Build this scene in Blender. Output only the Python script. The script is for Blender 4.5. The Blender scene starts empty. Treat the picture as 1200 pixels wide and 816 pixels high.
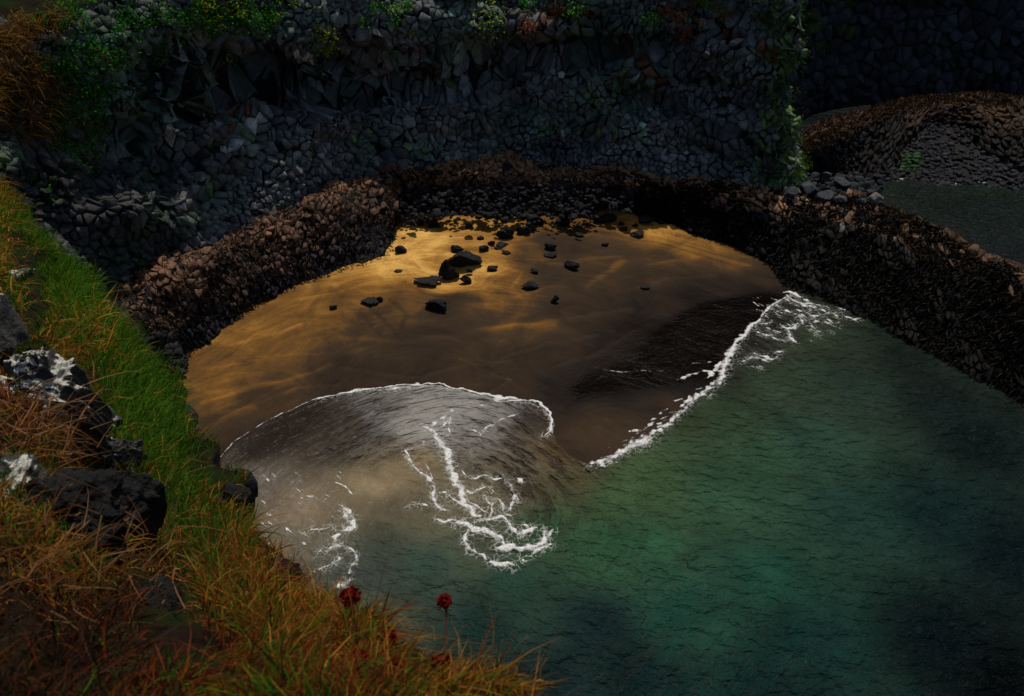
import bpy, math, random
import numpy as np

SC = bpy.context.scene
COL = SC.collection
rnd = random.Random(7)
RS = np.random.RandomState(11)

# ------------------------------------------------------------------ camera
CH = 20.0
PITCH = math.radians(35.0)
cd = bpy.data.cameras.new('camera')
cam = bpy.data.objects.new('camera', cd)
COL.objects.link(cam)
cam.location = (0, 0, CH)
cam.rotation_euler = (math.radians(90) - PITCH, 0, 0)
cd.sensor_width = 36.0
cd.lens = 30.0
cd.clip_start = 0.1
cd.clip_end = 3000
cd.dof.use_dof = True
cd.dof.focus_distance = 34.0
cd.dof.aperture_fstop = 5.0
SC.camera = cam

# ------------------------------------------------------------------ light
SUN_EL = math.radians(68.0)
SUN_AZ = math.radians(12.0)           # from +Y (beyond the cliff) towards +X
w = bpy.data.worlds.new('World')
SC.world = w
w.use_nodes = True
wn = w.node_tree.nodes
bg = wn['Background']
sky = wn.new('ShaderNodeTexSky')
sky.sky_type = 'NISHITA'
sky.sun_disc = False
sky.sun_elevation = SUN_EL
sky.sun_rotation = SUN_AZ
sky.air_density = 1.0
sky.dust_density = 1.5
w.node_tree.links.new(sky.outputs[0], bg.inputs[0])
bg.inputs[1].default_value = 0.085
ld = bpy.data.lights.new('sun', 'SUN')
ld.energy = 3.5
ld.angle = math.radians(0.6)
ld.color = (1.0, 0.92, 0.80)
sun = bpy.data.objects.new('sun', ld)
COL.objects.link(sun)
sun.location = (-20, 60, 80)
sd_ = (math.cos(SUN_EL) * math.sin(SUN_AZ), math.cos(SUN_EL) * math.cos(SUN_AZ), math.sin(SUN_EL))
sun.rotation_euler = (math.radians(90) - SUN_EL, 0, math.radians(180) - SUN_AZ)
from mathutils import Vector
sun.rotation_euler = Vector(sd_).to_track_quat('Z', 'Y').to_euler()
SC.view_settings.view_transform = 'Standard'
SC.view_settings.look = 'None'
SC.view_settings.exposure = -0.15
SC.view_settings.gamma = 1.0

# ------------------------------------------------------------------ helpers
cP, sP = math.cos(PITCH), math.sin(PITCH)
C0 = np.array([0, 0, CH])


def ray(px, py):
    u = (px - 600) / 1000.0
    v = (408 - py) / 1000.0
    return np.array([u, cP + v * sP, -sP + v * cP])


def at_t(px, py, t):
    return C0 + ray(px, py) * t


def at_z(px, py, z):
    r = ray(px, py)
    return C0 + r * ((z - CH) / r[2])


def proj(P):
    P = np.asarray(P, float)
    d = P - C0
    f = d[..., 1] * cP - d[..., 2] * sP
    up = d[..., 1] * sP + d[..., 2] * cP
    return np.stack([600 + 1000 * d[..., 0] / f, 408 - 1000 * up / f, f], -1)


def _h(ix, iy, seed):
    n = (ix.astype(np.int64) * 374761393 + iy.astype(np.int64) * 668265263 + seed * 974634777) & 0x7fffffff
    n = ((n ^ (n >> 13)) * 1274126177) & 0x7fffffff
    return ((n ^ (n >> 16)) & 0xffff) / 65535.0


def vn(x, y, seed=0):
    x = np.asarray(x, float); y = np.asarray(y, float)
    ix = np.floor(x); iy = np.floor(y)
    fx = x - ix; fy = y - iy
    fx = fx * fx * fx * (fx * (fx * 6 - 15) + 10); fy = fy * fy * fy * (fy * (fy * 6 - 15) + 10)
    a = _h(ix, iy, seed); b = _h(ix + 1, iy, seed); c = _h(ix, iy + 1, seed); d = _h(ix + 1, iy + 1, seed)
    return (a + (b - a) * fx) * (1 - fy) + (c + (d - c) * fx) * fy


def fbm(x, y, seed=0, oct=4, gain=0.5):
    s = 0; a = 1; t = 0
    for k in range(oct):
        s = s + a * vn(x * 2 ** k + 17.3 * k, y * 2 ** k - 9.1 * k, seed + k); t += a; a *= gain
    return s / t * 2 - 1


def sstep(a, b, x):
    t = np.clip((x - a) / (b - a), 0, 1)
    return t * t * (3 - 2 * t)


def srgb(c):
    c = np.asarray(c, float) / 255.0
    return np.where(c <= 0.04045, c / 12.92, ((c + 0.055) / 1.055) ** 2.4)


def catmull(P, n):
    P = np.asarray(P, float)
    m = len(P)
    t = np.linspace(0, m - 1, n)
    i = np.clip(np.floor(t).astype(int), 0, m - 2)
    f = (t - i)
    sh = (-1,) + (1,) * (P.ndim - 1)
    f = f.reshape(sh)
    p0 = P[np.clip(i - 1, 0, m - 1)]; p1 = P[i]; p2 = P[i + 1]; p3 = P[np.clip(i + 2, 0, m - 1)]
    return 0.5 * (2 * p1 + (p2 - p0) * f + (2 * p0 - 5 * p1 + 4 * p2 - p3) * f ** 2 + (3 * p1 - p0 - 3 * p2 + p3) * f ** 3)


def polydist(X, Y, poly):
    """distance to polyline, arc position, and signed side (left positive) of the nearest segment"""
    best = np.full(X.shape, 1e9); s = np.zeros(X.shape); side = np.zeros(X.shape)
    acc = 0.0
    for a, b in zip(poly[:-1], poly[1:]):
        dx, dy = b[0] - a[0], b[1] - a[1]
        L = math.hypot(dx, dy) + 1e-9
        t = np.clip(((X - a[0]) * dx + (Y - a[1]) * dy) / L ** 2, 0, 1)
        ex = X - (a[0] + dx * t); ey = Y - (a[1] + dy * t)
        d = np.hypot(ex, ey)
        m = d < best - 1e-6
        best = np.where(m, d, best)
        s = np.where(m, acc + t * L, s)
        side = np.where(m, np.sign(dx * (Y - a[1]) - dy * (X - a[0])), side)
        acc += L
    return best, s, side


def inside(X, Y, poly):
    r = np.zeros(X.shape, bool)
    n = len(poly)
    for k in range(n):
        x1, y1 = poly[k][:2]; x2, y2 = poly[(k + 1) % n][:2]
        if y1 == y2:
            continue
        c = ((y1 > Y) != (y2 > Y)) & (X < (x2 - x1) * (Y - y1) / (y2 - y1) + x1)
        r ^= c
    return r


def shepard(X, Y, pts, vals, p=3.0, r0=0.3):
    num = 0; den = 0
    vals = np.asarray(vals, float)
    for (a, b), v in zip(pts, vals):
        wgt = 1.0 / ((X - a) ** 2 + (Y - b) ** 2 + r0 ** 2) ** (p / 2)
        num = num + (wgt[..., None] * v if np.ndim(v) else wgt * v)
        den = den + wgt
    return num / (den[..., None] if np.ndim(vals[0]) else den)


def mk(name, V, F, mat=None, col=None, smooth=False, parent=None, attrs=None, link=True):
    """one mesh from vertex array and an (N,3) or (N,4) index array"""
    V = np.ascontiguousarray(V, np.float32); F = np.ascontiguousarray(F, np.int32)
    me = bpy.data.meshes.new(name)
    n, k = F.shape
    me.vertices.add(len(V)); me.vertices.foreach_set('co', V.ravel())
    me.loops.add(n * k); me.loops.foreach_set('vertex_index', F.ravel())
    me.polygons.add(n)
    me.polygons.foreach_set('loop_start', np.arange(0, n * k, k, dtype=np.int32))
    me.polygons.foreach_set('loop_total', np.full(n, k, np.int32))
    if smooth:
        me.polygons.foreach_set('use_smooth', np.ones(n, bool))
    if col is not None:
        col = np.asarray(col, np.float32)
        c4 = np.ones((len(V), 4), np.float32); c4[:, :3] = col
        at = me.color_attributes.new('col', 'FLOAT_COLOR', 'POINT')
        at.data.foreach_set('color', c4.ravel())
    for an, av in (attrs or {}).items():
        if np.ndim(av) == 1:
            at = me.attributes.new(an, 'FLOAT', 'POINT'); at.data.foreach_set('value', np.asarray(av, np.float32))
        else:
            at = me.attributes.new(an, 'FLOAT_VECTOR', 'POINT'); at.data.foreach_set('vector', np.asarray(av, np.float32).ravel())
    me.update()
    me.validate()
    o = bpy.data.objects.new(name, me)
    if mat: me.materials.append(mat)
    COL.objects.link(o)
    if parent: o.parent = parent
    return o


def tag(o, label=None, cat=None, group=None, kind=None):
    if label: o['label'] = label
    if cat: o['category'] = cat
    if group: o['group'] = group
    if kind: o['kind'] = kind
    return o


def empty(name, loc, label, cat, group=None):
    o = bpy.data.objects.new(name, None); COL.objects.link(o)
    o.location = loc
    return tag(o, label, cat, group)


def grid_faces(nu, nv):
    i = np.arange(nu - 1)[:, None] * nv + np.arange(nv - 1)[None, :]
    return np.stack([i, i + nv, i + nv + 1, i + 1], -1).reshape(-1, 4)


# ------------------------------------------------------------------ materials
class NT:
    def __init__(s, name):
        s.m = bpy.data.materials.new(name); s.m.use_nodes = True
        s.t = s.m.node_tree; s.b = s.t.nodes['Principled BSDF']

    def n(s, ty, **kw):
        nd = s.t.nodes.new(ty)
        for k, v in kw.items():
            if k.startswith('i_'):
                nd.inputs[k[2:].replace('_', ' ')].default_value = v
            else:
                setattr(nd, k, v)
        return nd

    def l(s, a, b): s.t.links.new(a, b)

    def attr(s, name): return s.n('ShaderNodeAttribute', attribute_name=name)

    def noise(s, scale, detail=4, rough=0.55, vec=None, dist=0.0):
        nd = s.n('ShaderNodeTexNoise')
        nd.inputs['Scale'].default_value = scale; nd.inputs['Detail'].default_value = detail
        nd.inputs['Roughness'].default_value = rough; nd.inputs['Distortion'].default_value = dist
        if vec is not None: s.l(vec, nd.inputs['Vector'])
        return nd

    def ramp(s, fac, stops):
        nd = s.n('ShaderNodeValToRGB')
        e = nd.color_ramp.elements
        while len(e) < len(stops): e.new(0.5)
        for k, (p, c) in enumerate(stops):
            e[k].position = p
            e[k].color = (c, c, c, 1) if not hasattr(c, '__len__') else (*c, 1)
        s.l(fac, nd.inputs[0])
        return nd

    def math(s, op, a, b=None, clamp=False):
        nd = s.n('ShaderNodeMath', operation=op); nd.use_clamp = clamp
        for k, v in enumerate((a, b)):
            if v is None: continue
            if isinstance(v, (int, float)): nd.inputs[k].default_value = v
            else: s.l(v, nd.inputs[k])
        return nd.outputs[0]

    def mix(s, fac, a, b, blend='MIX'):
        nd = s.n('ShaderNodeMix', data_type='RGBA', blend_type=blend)
        for sock, v in ((nd.inputs[0], fac), (nd.inputs[6], a), (nd.inputs[7], b)):
            if isinstance(v, (int, float)): sock.default_value = v
            elif isinstance(v, tuple): sock.default_value = (*v, 1)
            else: s.l(v, sock)
        return nd.outputs[2]

    def bump(s, h, strength=0.5, dist=0.05, prev=None):
        nd = s.n('ShaderNodeBump'); nd.inputs['Strength'].default_value = strength; nd.inputs['Distance'].default_value = dist
        s.l(h, nd.inputs['Height'])
        if prev is not None: s.l(prev, nd.inputs['Normal'])
        return nd.outputs[0]


def stone_material(name, rough=0.6, fine=9.0, spec=0.4):
    t = NT(name)
    pos = t.n('ShaderNodeNewGeometry').outputs['Position']
    a = t.attr('col').outputs['Color']
    n1 = t.noise(fine, 6, 0.65, pos); n2 = t.noise(2.1, 4, 0.6, pos)
    r1 = t.ramp(n1.outputs[0], [(0.3, 0.55), (0.72, 1.5)])
    r2 = t.ramp(n2.outputs[0], [(0.3, 0.6), (0.7, 1.35)])
    c = t.mix(1.0, a, r1.outputs[0], 'MULTIPLY'); c = t.mix(1.0, c, r2.outputs[0], 'MULTIPLY')
    t.l(c, t.b.inputs['Base Color'])
    rr = t.ramp(n2.outputs[0], [(0.3, max(0.1, rough - 0.15)), (0.7, min(1, rough + 0.2))])
    t.l(rr.outputs[0], t.b.inputs['Roughness'])
    t.b.inputs['Specular IOR Level'].default_value = spec
    n3 = t.noise(28, 3, 0.6, pos)
    b = t.bump(n1.outputs[0], 0.9, 0.06); b = t.bump(n3.outputs[0], 0.5, 0.015, b)
    t.l(b, t.b.inputs['Normal'])
    return t.m


def leaf_material(name, rough=0.55, trans=0.35):
    t = NT(name)
    a = t.attr('col').outputs['Color']
    t.l(a, t.b.inputs['Base Color'])
    t.b.inputs['Roughness'].default_value = rough
    t.b.inputs['Specular IOR Level'].default_value = 0.08
    tr = t.n('ShaderNodeBsdfTranslucent'); t.l(a, tr.inputs['Color'])
    mx = t.n('ShaderNodeMixShader'); mx.inputs[0].default_value = trans
    t.l(t.b.outputs[0], mx.inputs[1]); t.l(tr.outputs[0], mx.inputs[2])
    t.l(mx.outputs[0], t.t.nodes['Material Output'].inputs[0])
    return t.m


M_BASALT = stone_material('basalt', 0.7, 9.0, 0.15)
M_WETROCK = stone_material('wet_basalt', 0.6, 11.0, 0.12)
M_GRASS = leaf_material('grass_blades', 0.6, 0.55)
M_LEAF = leaf_material('leaves', 0.8, 0.4)
M_WEED = leaf_material('seaweed', 0.6, 0.1)


def soil_material():
    t = NT('soil')
    pos = t.n('ShaderNodeNewGeometry').outputs['Position']
    n1 = t.noise(6, 6, 0.6, pos); n2 = t.noise(1.2, 4, 0.6, pos)
    c = t.ramp(n1.outputs[0], [(0.3, (0.004, 0.003, 0.002)), (0.6, (0.013, 0.008, 0.005)), (0.8, (0.03, 0.018, 0.008))])
    g = t.ramp(n2.outputs[0], [(0.42, 0), (0.6, 1)])
    c2 = t.mix(g.outputs[0], c.outputs[0], (0.010, 0.017, 0.004))
    t.l(c2, t.b.inputs['Base Color']); t.b.inputs['Roughness'].default_value = 0.95; t.b.inputs['Specular IOR Level'].default_value = 0.03
    t.l(t.bump(n1.outputs[0], 1.0, 0.08), t.b.inputs['Normal'])
    return t.m


M_SOIL = soil_material()


def sand_material():
    t = NT('volcanic_sand')
    pos = t.n('ShaderNodeNewGeometry').outputs['Position']
    tone = t.attr('tone').outputs['Fac']
    flow = t.attr('flow').outputs['Vector']
    mp = t.n('ShaderNodeMapping'); mp.inputs['Scale'].default_value = (0.22, 0.42, 0.22); t.l(flow, mp.inputs[0])
    s1 = t.noise(1.0, 6, 0.6, mp.outputs[0], 1.6)
    mp2 = t.n('ShaderNodeMapping'); mp2.inputs['Scale'].default_value = (0.35, 1.7, 0.35); t.l(flow, mp2.inputs[0])
    s2 = t.noise(1.0, 4, 0.6, mp2.outputs[0], 2.0)
    n1 = t.noise(0.4, 6, 0.62, pos, 1.2)
    fine = t.noise(30, 3, 0.6, pos)
    a = t.math('MULTIPLY', t.math('SUBTRACT', s1.outputs[0], 0.5), 0.55)
    b = t.math('MULTIPLY', t.math('SUBTRACT', s2.outputs[0], 0.5), 0.12)
    c = t.math('MULTIPLY', t.math('SUBTRACT', n1.outputs[0], 0.5), 1.05)
    d = t.math('MULTIPLY', t.math('SUBTRACT', fine.outputs[0], 0.5), 0.10)
    # thin drained crests: ridged noise along the flow
    m3 = t.n('ShaderNodeMapping'); m3.inputs['Scale'].default_value = (0.10, 0.45, 0.10); m3.inputs['Location'].default_value = (3, 7, 1); t.l(flow, m3.inputs[0])
    s3 = t.noise(1.3, 3, 0.5, m3.outputs[0], 1.8)
    rg = t.ramp(t.math('ABSOLUTE', t.math('SUBTRACT', s3.outputs[0], 0.5)), [(0.0, 1), (0.035, 0)])
    b = t.math('ADD', b, t.math('MULTIPLY', rg.outputs[0], 0.10))
    grain = t.noise(7, 5, 0.7, pos)
    d = t.math('ADD', d, t.math('MULTIPLY', t.math('SUBTRACT', grain.outputs[0], 0.5), 0.28))
    sm = t.math('ADD', t.math('ADD', a, b), t.math('ADD', c, d))
    amp = t.math('ADD', t.math('MULTIPLY', tone, 1.25), 0.03)
    v = t.math('ADD', tone, t.math('MULTIPLY', sm, amp), clamp=True)
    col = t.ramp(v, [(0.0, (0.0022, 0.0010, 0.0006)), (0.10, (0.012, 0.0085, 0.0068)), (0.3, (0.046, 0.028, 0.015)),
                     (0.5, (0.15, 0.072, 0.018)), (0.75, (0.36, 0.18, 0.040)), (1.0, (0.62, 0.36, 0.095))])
    t.l(col.outputs[0], t.b.inputs['Base Color'])
    r = t.ramp(v, [(0.0, 0.15), (0.06, 0.35), (0.25, 0.5), (0.6, 0.85)])
    t.l(r.outputs[0], t.b.inputs['Roughness'])
    t.b.inputs['Specular IOR Level'].default_value = 0.03
    bp = t.bump(n1.outputs[0], 0.35, 0.35); bp = t.bump(grain.outputs[0], 0.5, 0.06, bp); bp = t.bump(fine.outputs[0], 0.25, 0.01, bp)
    t.l(bp, t.b.inputs['Normal'])
    return t.m


def sea_material():
    t = NT('sea_water')
    pos = t.n('ShaderNodeNewGeometry').outputs['Position']
    wc = t.attr('col').outputs['Color']
    chop = t.attr('chop').outputs['Fac']
    veil = t.attr('veil').outputs['Fac']
    flow = t.attr('flow').outputs['Vector']
    # sheltered choppy ripples
    mp = t.n('ShaderNodeMapping'); mp.inputs['Scale'].default_value = (0.9, 1.5, 1); mp.inputs['Rotation'].default_value = (0, 0, 0.45)
    t.l(pos, mp.inputs[0])
    w1 = t.noise(1.9, 4, 0.55, mp.outputs[0], 0.25)
    w2 = t.noise(3.2, 3, 0.55, mp.outputs[0], 0.2)
    h = t.math('ADD', t.math('MULTIPLY', w1.outputs[0], 1.0), t.math('MULTIPLY', w2.outputs[0], 0.22))
    h = t.math('MULTIPLY', h, chop)
    # ripples of the swash, drawn out along its curve
    mf = t.n('ShaderNodeMapping'); mf.inputs['Scale'].default_value = (0.42, 3.4, 0.42); t.l(flow, mf.inputs[0])
    f1 = t.noise(1.0, 2, 0.5, mf.outputs[0], 0.25)
    rip = t.attr('ripple').outputs['Fac']
    h2 = t.math('MULTIPLY', t.ramp(f1.outputs[0], [(0.38, 0), (0.62, 1)]).outputs[0], rip)
    bp = t.bump(h, 1.0, 0.52)
    bp = t.bump(h2, 1.0, 0.14, bp)
    t.l(bp, t.b.inputs['Normal'])
    # suspended sand and foam veil drawn along the flow
    mv = t.n('ShaderNodeMapping'); mv.inputs['Scale'].default_value = (1.0, 5.0, 1.0); t.l(flow, mv.inputs[0])
    v1 = t.noise(1.0, 6, 0.65, mv.outputs[0], 1.4)
    vv = t.math('SUBTRACT', t.math('ADD', t.math('MULTIPLY', veil, 0.75), v1.outputs[0]), 0.62)
    vf = t.ramp(vv, [(0.0, 0), (0.30, 0.75)])
    n3 = t.noise(0.55, 5, 0.6, pos, 0.5)
    m3 = t.ramp(n3.outputs[0], [(0.25, 0.65), (0.75, 1.35)])
    c = t.mix(1.0, wc, m3.outputs[0], 'MULTIPLY')
    dk = t.math('MULTIPLY', t.ramp(f1.outputs[0], [(0.42, .92), (0.52, 0)]).outputs[0], rip)
    c = t.mix(dk, c, (0.02, 0.013, 0.008))
    c = t.mix(t.math('MULTIPLY', vf.outputs[0], t.math('MULTIPLY', veil, 1.6, clamp=True)), c, (0.30, 0.29, 0.265))
    # thin bubbly lace beside the foam threads
    lc = t.attr('lace').outputs['Fac']
    dn = t.noise(2.5, 3, .6, pos)
    dv = t.n('ShaderNodeVectorMath', operation='MULTIPLY_ADD'); t.l(dn.outputs['Color'], dv.inputs[0]); dv.inputs[1].default_value = (.5, .5, .5); t.l(pos, dv.inputs[2])
    vo = t.n('ShaderNodeTexVoronoi', feature='DISTANCE_TO_EDGE'); vo.inputs['Scale'].default_value = 4.2; t.l(dv.outputs[0], vo.inputs['Vector'])
    th = t.math('SUBTRACT', t.math('MULTIPLY', lc, .12), vo.outputs['Distance'])
    lf = t.ramp(th, [(0.0, 0), (0.07, .5)])
    c = t.mix(lf.outputs[0], c, (.55, .55, .52))
    t.l(c, t.b.inputs['Base Color'])
    t.l(t.math('ADD', t.math('MULTIPLY', chop, .26), .14), t.b.inputs['Roughness'])
    t.b.inputs['Specular IOR Level'].default_value = 0.06
    t.l(t.attr('sky_gloss').outputs['Fac'], t.b.inputs['Specular IOR Level'])  # reflection strengthened behind the ledge to bring out the sky's sheen
    t.b.inputs['IOR'].default_value = 1.333
    return t.m


def foam_material():
    t = NT('sea_foam')
    pos = t.n('ShaderNodeNewGeometry').outputs['Position']
    n1 = t.noise(14, 4, 0.6, pos)
    c = t.ramp(n1.outputs[0], [(0.3, (0.33, 0.33, 0.32)), (0.6, (0.80, 0.80, 0.78))])
    t.l(c.outputs[0], t.b.inputs['Base Color'])
    t.b.inputs['Roughness'].default_value = 0.7
    t.l(t.bump(n1.outputs[0], 0.8, 0.03), t.b.inputs['Normal'])
    th = t.attr('thick').outputs['Fac']
    n2 = t.noise(22, 4, 0.65, pos, .5)
    al = t.ramp(t.math('ADD', th, t.math('MULTIPLY', t.math('SUBTRACT', n2.outputs[0], .5), .9)), [(.03, .03), (.62, .93)])
    t.l(al.outputs[0], t.b.inputs['Alpha'])
    return t.m


# ------------------------------------------------------------------ shoreline, sand, sea
SHORE_PX = [(-200, 1000), (-60, 800), (100, 640), (250, 545), (275, 520), (310, 495), (350, 478), (372, 467), (400, 462), (440, 456), (470, 453),
            (500, 451), (515, 452), (540, 457), (560, 462), (578, 466), (602, 468), (622, 471), (632, 475), (640, 481),
            (646, 489), (649, 497), (648, 507), (652, 520), (668, 535), (690, 545), (715, 536), (735, 526), (760, 514), (790, 493),
            (810, 474), (832, 455), (840, 443), (847, 430), (857, 415), (866, 402), (877, 389), (890, 375), (904, 361),
            (918, 349), (935, 340), (975, 340), (1040, 330)]
SHORE = [at_z(x, y, 0)[:2] for x, y in SHORE_PX]
LAND_POLY = SHORE + [np.array([30, 60]), np.array([-60, 60]), np.array([-60, 0])]
FC = at_z(500, 600, 0)[:2]     # centre the swash wheels round


def shore_sd(X, Y):
    d, s, _ = polydist(X, Y, SHORE)
    return np.where(inside(X, Y, LAND_POLY), d, -d), s


def sand_height(X, Y, sd=None):
    if sd is None: sd, _ = shore_sd(X, Y)
    z = np.where(sd > 0, 0.062 * sd - 0.0009 * sd ** 2, 0.10 * sd)
    z = np.maximum(z, -2.5)
    rel = sstep(0.2, 5, sd)
    z = z + rel * (0.10 * fbm(X * 0.28, Y * 0.28, 3, 3) + 0.025 * fbm(X * 1.3, Y * 1.3, 5, 3))
    return z


def at_sand(px, py):
    z = 0.5
    for _ in range(6):
        p = at_z(px, py, z)
        z = float(sand_height(np.array([p[0]]), np.array([p[1]]))[0])
    return at_z(px, py, z)


def flow_coords(X, Y):
    dx, dy = X - FC[0], Y - FC[1]
    r = np.hypot(dx, dy * 1.15)
    th = np.arctan2(dx, dy)
    return np.stack([np.sin(th) * 9.0, r + 1.5 * fbm(X * 0.13, Y * 0.16, 40, 2), np.cos(th) * 9.0], -1)


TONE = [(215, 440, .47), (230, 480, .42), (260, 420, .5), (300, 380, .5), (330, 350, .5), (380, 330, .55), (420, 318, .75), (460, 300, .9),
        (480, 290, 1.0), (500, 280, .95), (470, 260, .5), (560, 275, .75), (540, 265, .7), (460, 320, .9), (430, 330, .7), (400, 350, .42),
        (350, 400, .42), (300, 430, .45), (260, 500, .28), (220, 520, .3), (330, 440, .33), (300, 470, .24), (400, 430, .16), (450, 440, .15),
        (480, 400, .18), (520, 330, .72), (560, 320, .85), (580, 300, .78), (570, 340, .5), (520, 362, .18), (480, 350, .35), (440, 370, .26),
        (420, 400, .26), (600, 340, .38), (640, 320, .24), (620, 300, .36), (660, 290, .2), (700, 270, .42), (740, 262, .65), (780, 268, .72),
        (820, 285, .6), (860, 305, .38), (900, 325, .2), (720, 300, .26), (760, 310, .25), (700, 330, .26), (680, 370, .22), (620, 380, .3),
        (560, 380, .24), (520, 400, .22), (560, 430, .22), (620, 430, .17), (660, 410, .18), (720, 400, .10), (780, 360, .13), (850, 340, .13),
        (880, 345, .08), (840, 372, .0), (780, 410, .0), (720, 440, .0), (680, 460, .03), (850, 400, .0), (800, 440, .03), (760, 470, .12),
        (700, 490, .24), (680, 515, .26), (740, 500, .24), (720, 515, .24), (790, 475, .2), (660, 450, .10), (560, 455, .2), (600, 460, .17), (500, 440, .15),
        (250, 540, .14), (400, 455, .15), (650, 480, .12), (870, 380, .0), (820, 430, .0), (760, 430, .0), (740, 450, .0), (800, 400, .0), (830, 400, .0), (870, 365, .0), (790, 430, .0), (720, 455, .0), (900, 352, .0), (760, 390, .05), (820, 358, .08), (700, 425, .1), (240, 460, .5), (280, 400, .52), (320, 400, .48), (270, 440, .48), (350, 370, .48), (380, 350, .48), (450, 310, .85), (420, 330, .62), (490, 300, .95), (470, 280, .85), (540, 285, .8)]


SAND_LINES = [  # crests and rills left by the tide: px polyline, width m, change of dryness
    ([(236, 505), (275, 485), (300, 474), (320, 463), (350, 455), (395, 452)], .16, .10), ([(238, 472), (275, 460), (300, 452), (330, 447), (345, 442), (370, 435), (388, 427)], .18, .16),
    ([(258, 490), (290, 475), (310, 462), (325, 454)], .14, .14), ([(266, 406), (300, 396), (330, 390), (354, 382)], .16, .14), ([(283, 421), (330, 418), (400, 415)], .10, .10),
    ([(212, 452), (250, 460), (300, 450), (340, 446)], .2, .10), ([(400, 395), (470, 402), (550, 392), (620, 380), (680, 372), (740, 362)], .25, .10), ([(555, 388), (600, 383), (650, 380)], .3, .16),
    ([(540, 420), (580, 440), (597, 447), (580, 456), (574, 463)], .10, .13), ([(597, 447), (580, 430), (560, 419)], .08, .14), ([(620, 462), (597, 447), (560, 436)], .08, .10),
    ([(690, 335), (715, 320), (728, 305)], .3, .2), ([(590, 420), (640, 402), (700, 394)], .14, .10), ([(400, 430), (440, 440), (500, 443)], .14, .09), ([(500, 440), (540, 428), (600, 424)], .12, .09),
    ([(430, 358), (450, 374), (466, 392)], .12, -.14), ([(418, 362), (438, 384), (450, 396)], .10, -.12), ([(455, 352), (476, 370), (470, 386)], .12, -.14), ([(470, 330), (500, 345), (560, 352)], .3, -.2),
    ([(760, 312), (830, 300), (880, 312)], .2, .1), ([(640, 310), (680, 305), (730, 300)], .18, .12), ([(600, 350), (640, 336), (690, 340)], .16, .1), ([(350, 352), (390, 345), (440, 332)], .2, .14),
    ([(300, 388), (340, 372), (390, 372)], .2, -.1), ([(225, 430), (260, 432), (300, 424)], .14, .1), ([(540, 345), (575, 338), (610, 346)], .18, .14), ([(585, 312), (610, 322), (600, 336)], .14, .16),
    ([(460, 312), (520, 318), (560, 330)], .12, .14), ([(480, 272), (530, 276), (580, 264)], .12, .14), ([(735, 340), (790, 326), (840, 322)], .16, .08), ([(650, 430), (700, 412), (760, 380)], .2, .05)]


def build_sand():
    xs = np.arange(-19, 19.01, 0.11); ys = np.arange(14, 44.01, 0.11)
    X, Y = np.meshgrid(xs, ys, indexing='ij')
    sd, s = shore_sd(X, Y)
    Z = sand_height(X, Y, sd)
    # scour hollows round the stones
    for (px, py, wpx, hpx) in [(r[0], r[1], r[2], r[3]) for r in SAND_ROCKS]:
        p = at_sand(px, py)
        rad = wpx * 0.036
        d = np.hypot(X - p[0], Y - p[1])
        Z = Z - 0.10 * min(1, rad) * np.exp(-(d / (rad * 1.1)) ** 2) + 0.05 * np.exp(-((d - rad * 1.9) / (rad * .6)) ** 2) * min(1, rad)
    pts = [at_sand(a, b)[:2] for a, b, c in TONE]
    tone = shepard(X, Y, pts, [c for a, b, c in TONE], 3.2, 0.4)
    for ln, wd, am in SAND_LINES:
        pl = [at_sand(a, b)[:2] for a, b in ln]
        d, _, _ = polydist(X + .12 * fbm(X * .9, Y * .9, 7, 2), Y + .12 * fbm(X * .9, Y * .9, 9, 2), pl)
        e = np.exp(-(d / (wd * .6)) ** 2)
        Z = Z + .03 * e * np.sign(am); tone = tone + .65 * am * e
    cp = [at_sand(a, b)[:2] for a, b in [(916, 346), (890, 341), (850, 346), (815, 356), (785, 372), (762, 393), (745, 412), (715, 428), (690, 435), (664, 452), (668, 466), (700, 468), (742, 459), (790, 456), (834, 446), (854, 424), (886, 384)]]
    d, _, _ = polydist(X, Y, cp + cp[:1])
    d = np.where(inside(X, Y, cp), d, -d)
    tone = tone * (1 - .97 * sstep(-.15, .4, d + .15 * fbm(X * .5, Y * .5, 77, 3)))  # wet crescent; reflection of the dark rock behind is painted into its colour
    tone = np.clip(tone, 0, 1.2)
    # the sheet dips away behind the ledge
    _, crest = ledge_rows()
    d, _, sg = polydist(X, Y, [c[:2] for c in crest])
    Z = np.where((sg > 0) & (X > 8), np.minimum(Z, 1.2 - 3 * d), Z)
    V = np.stack([X, Y, Z], -1).reshape(-1, 3)
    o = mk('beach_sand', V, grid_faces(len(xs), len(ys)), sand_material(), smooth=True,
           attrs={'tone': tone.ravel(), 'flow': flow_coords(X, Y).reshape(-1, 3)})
    tag(o, 'golden brown wet sand of the small cove beach', 'beach', kind='structure')


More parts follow.
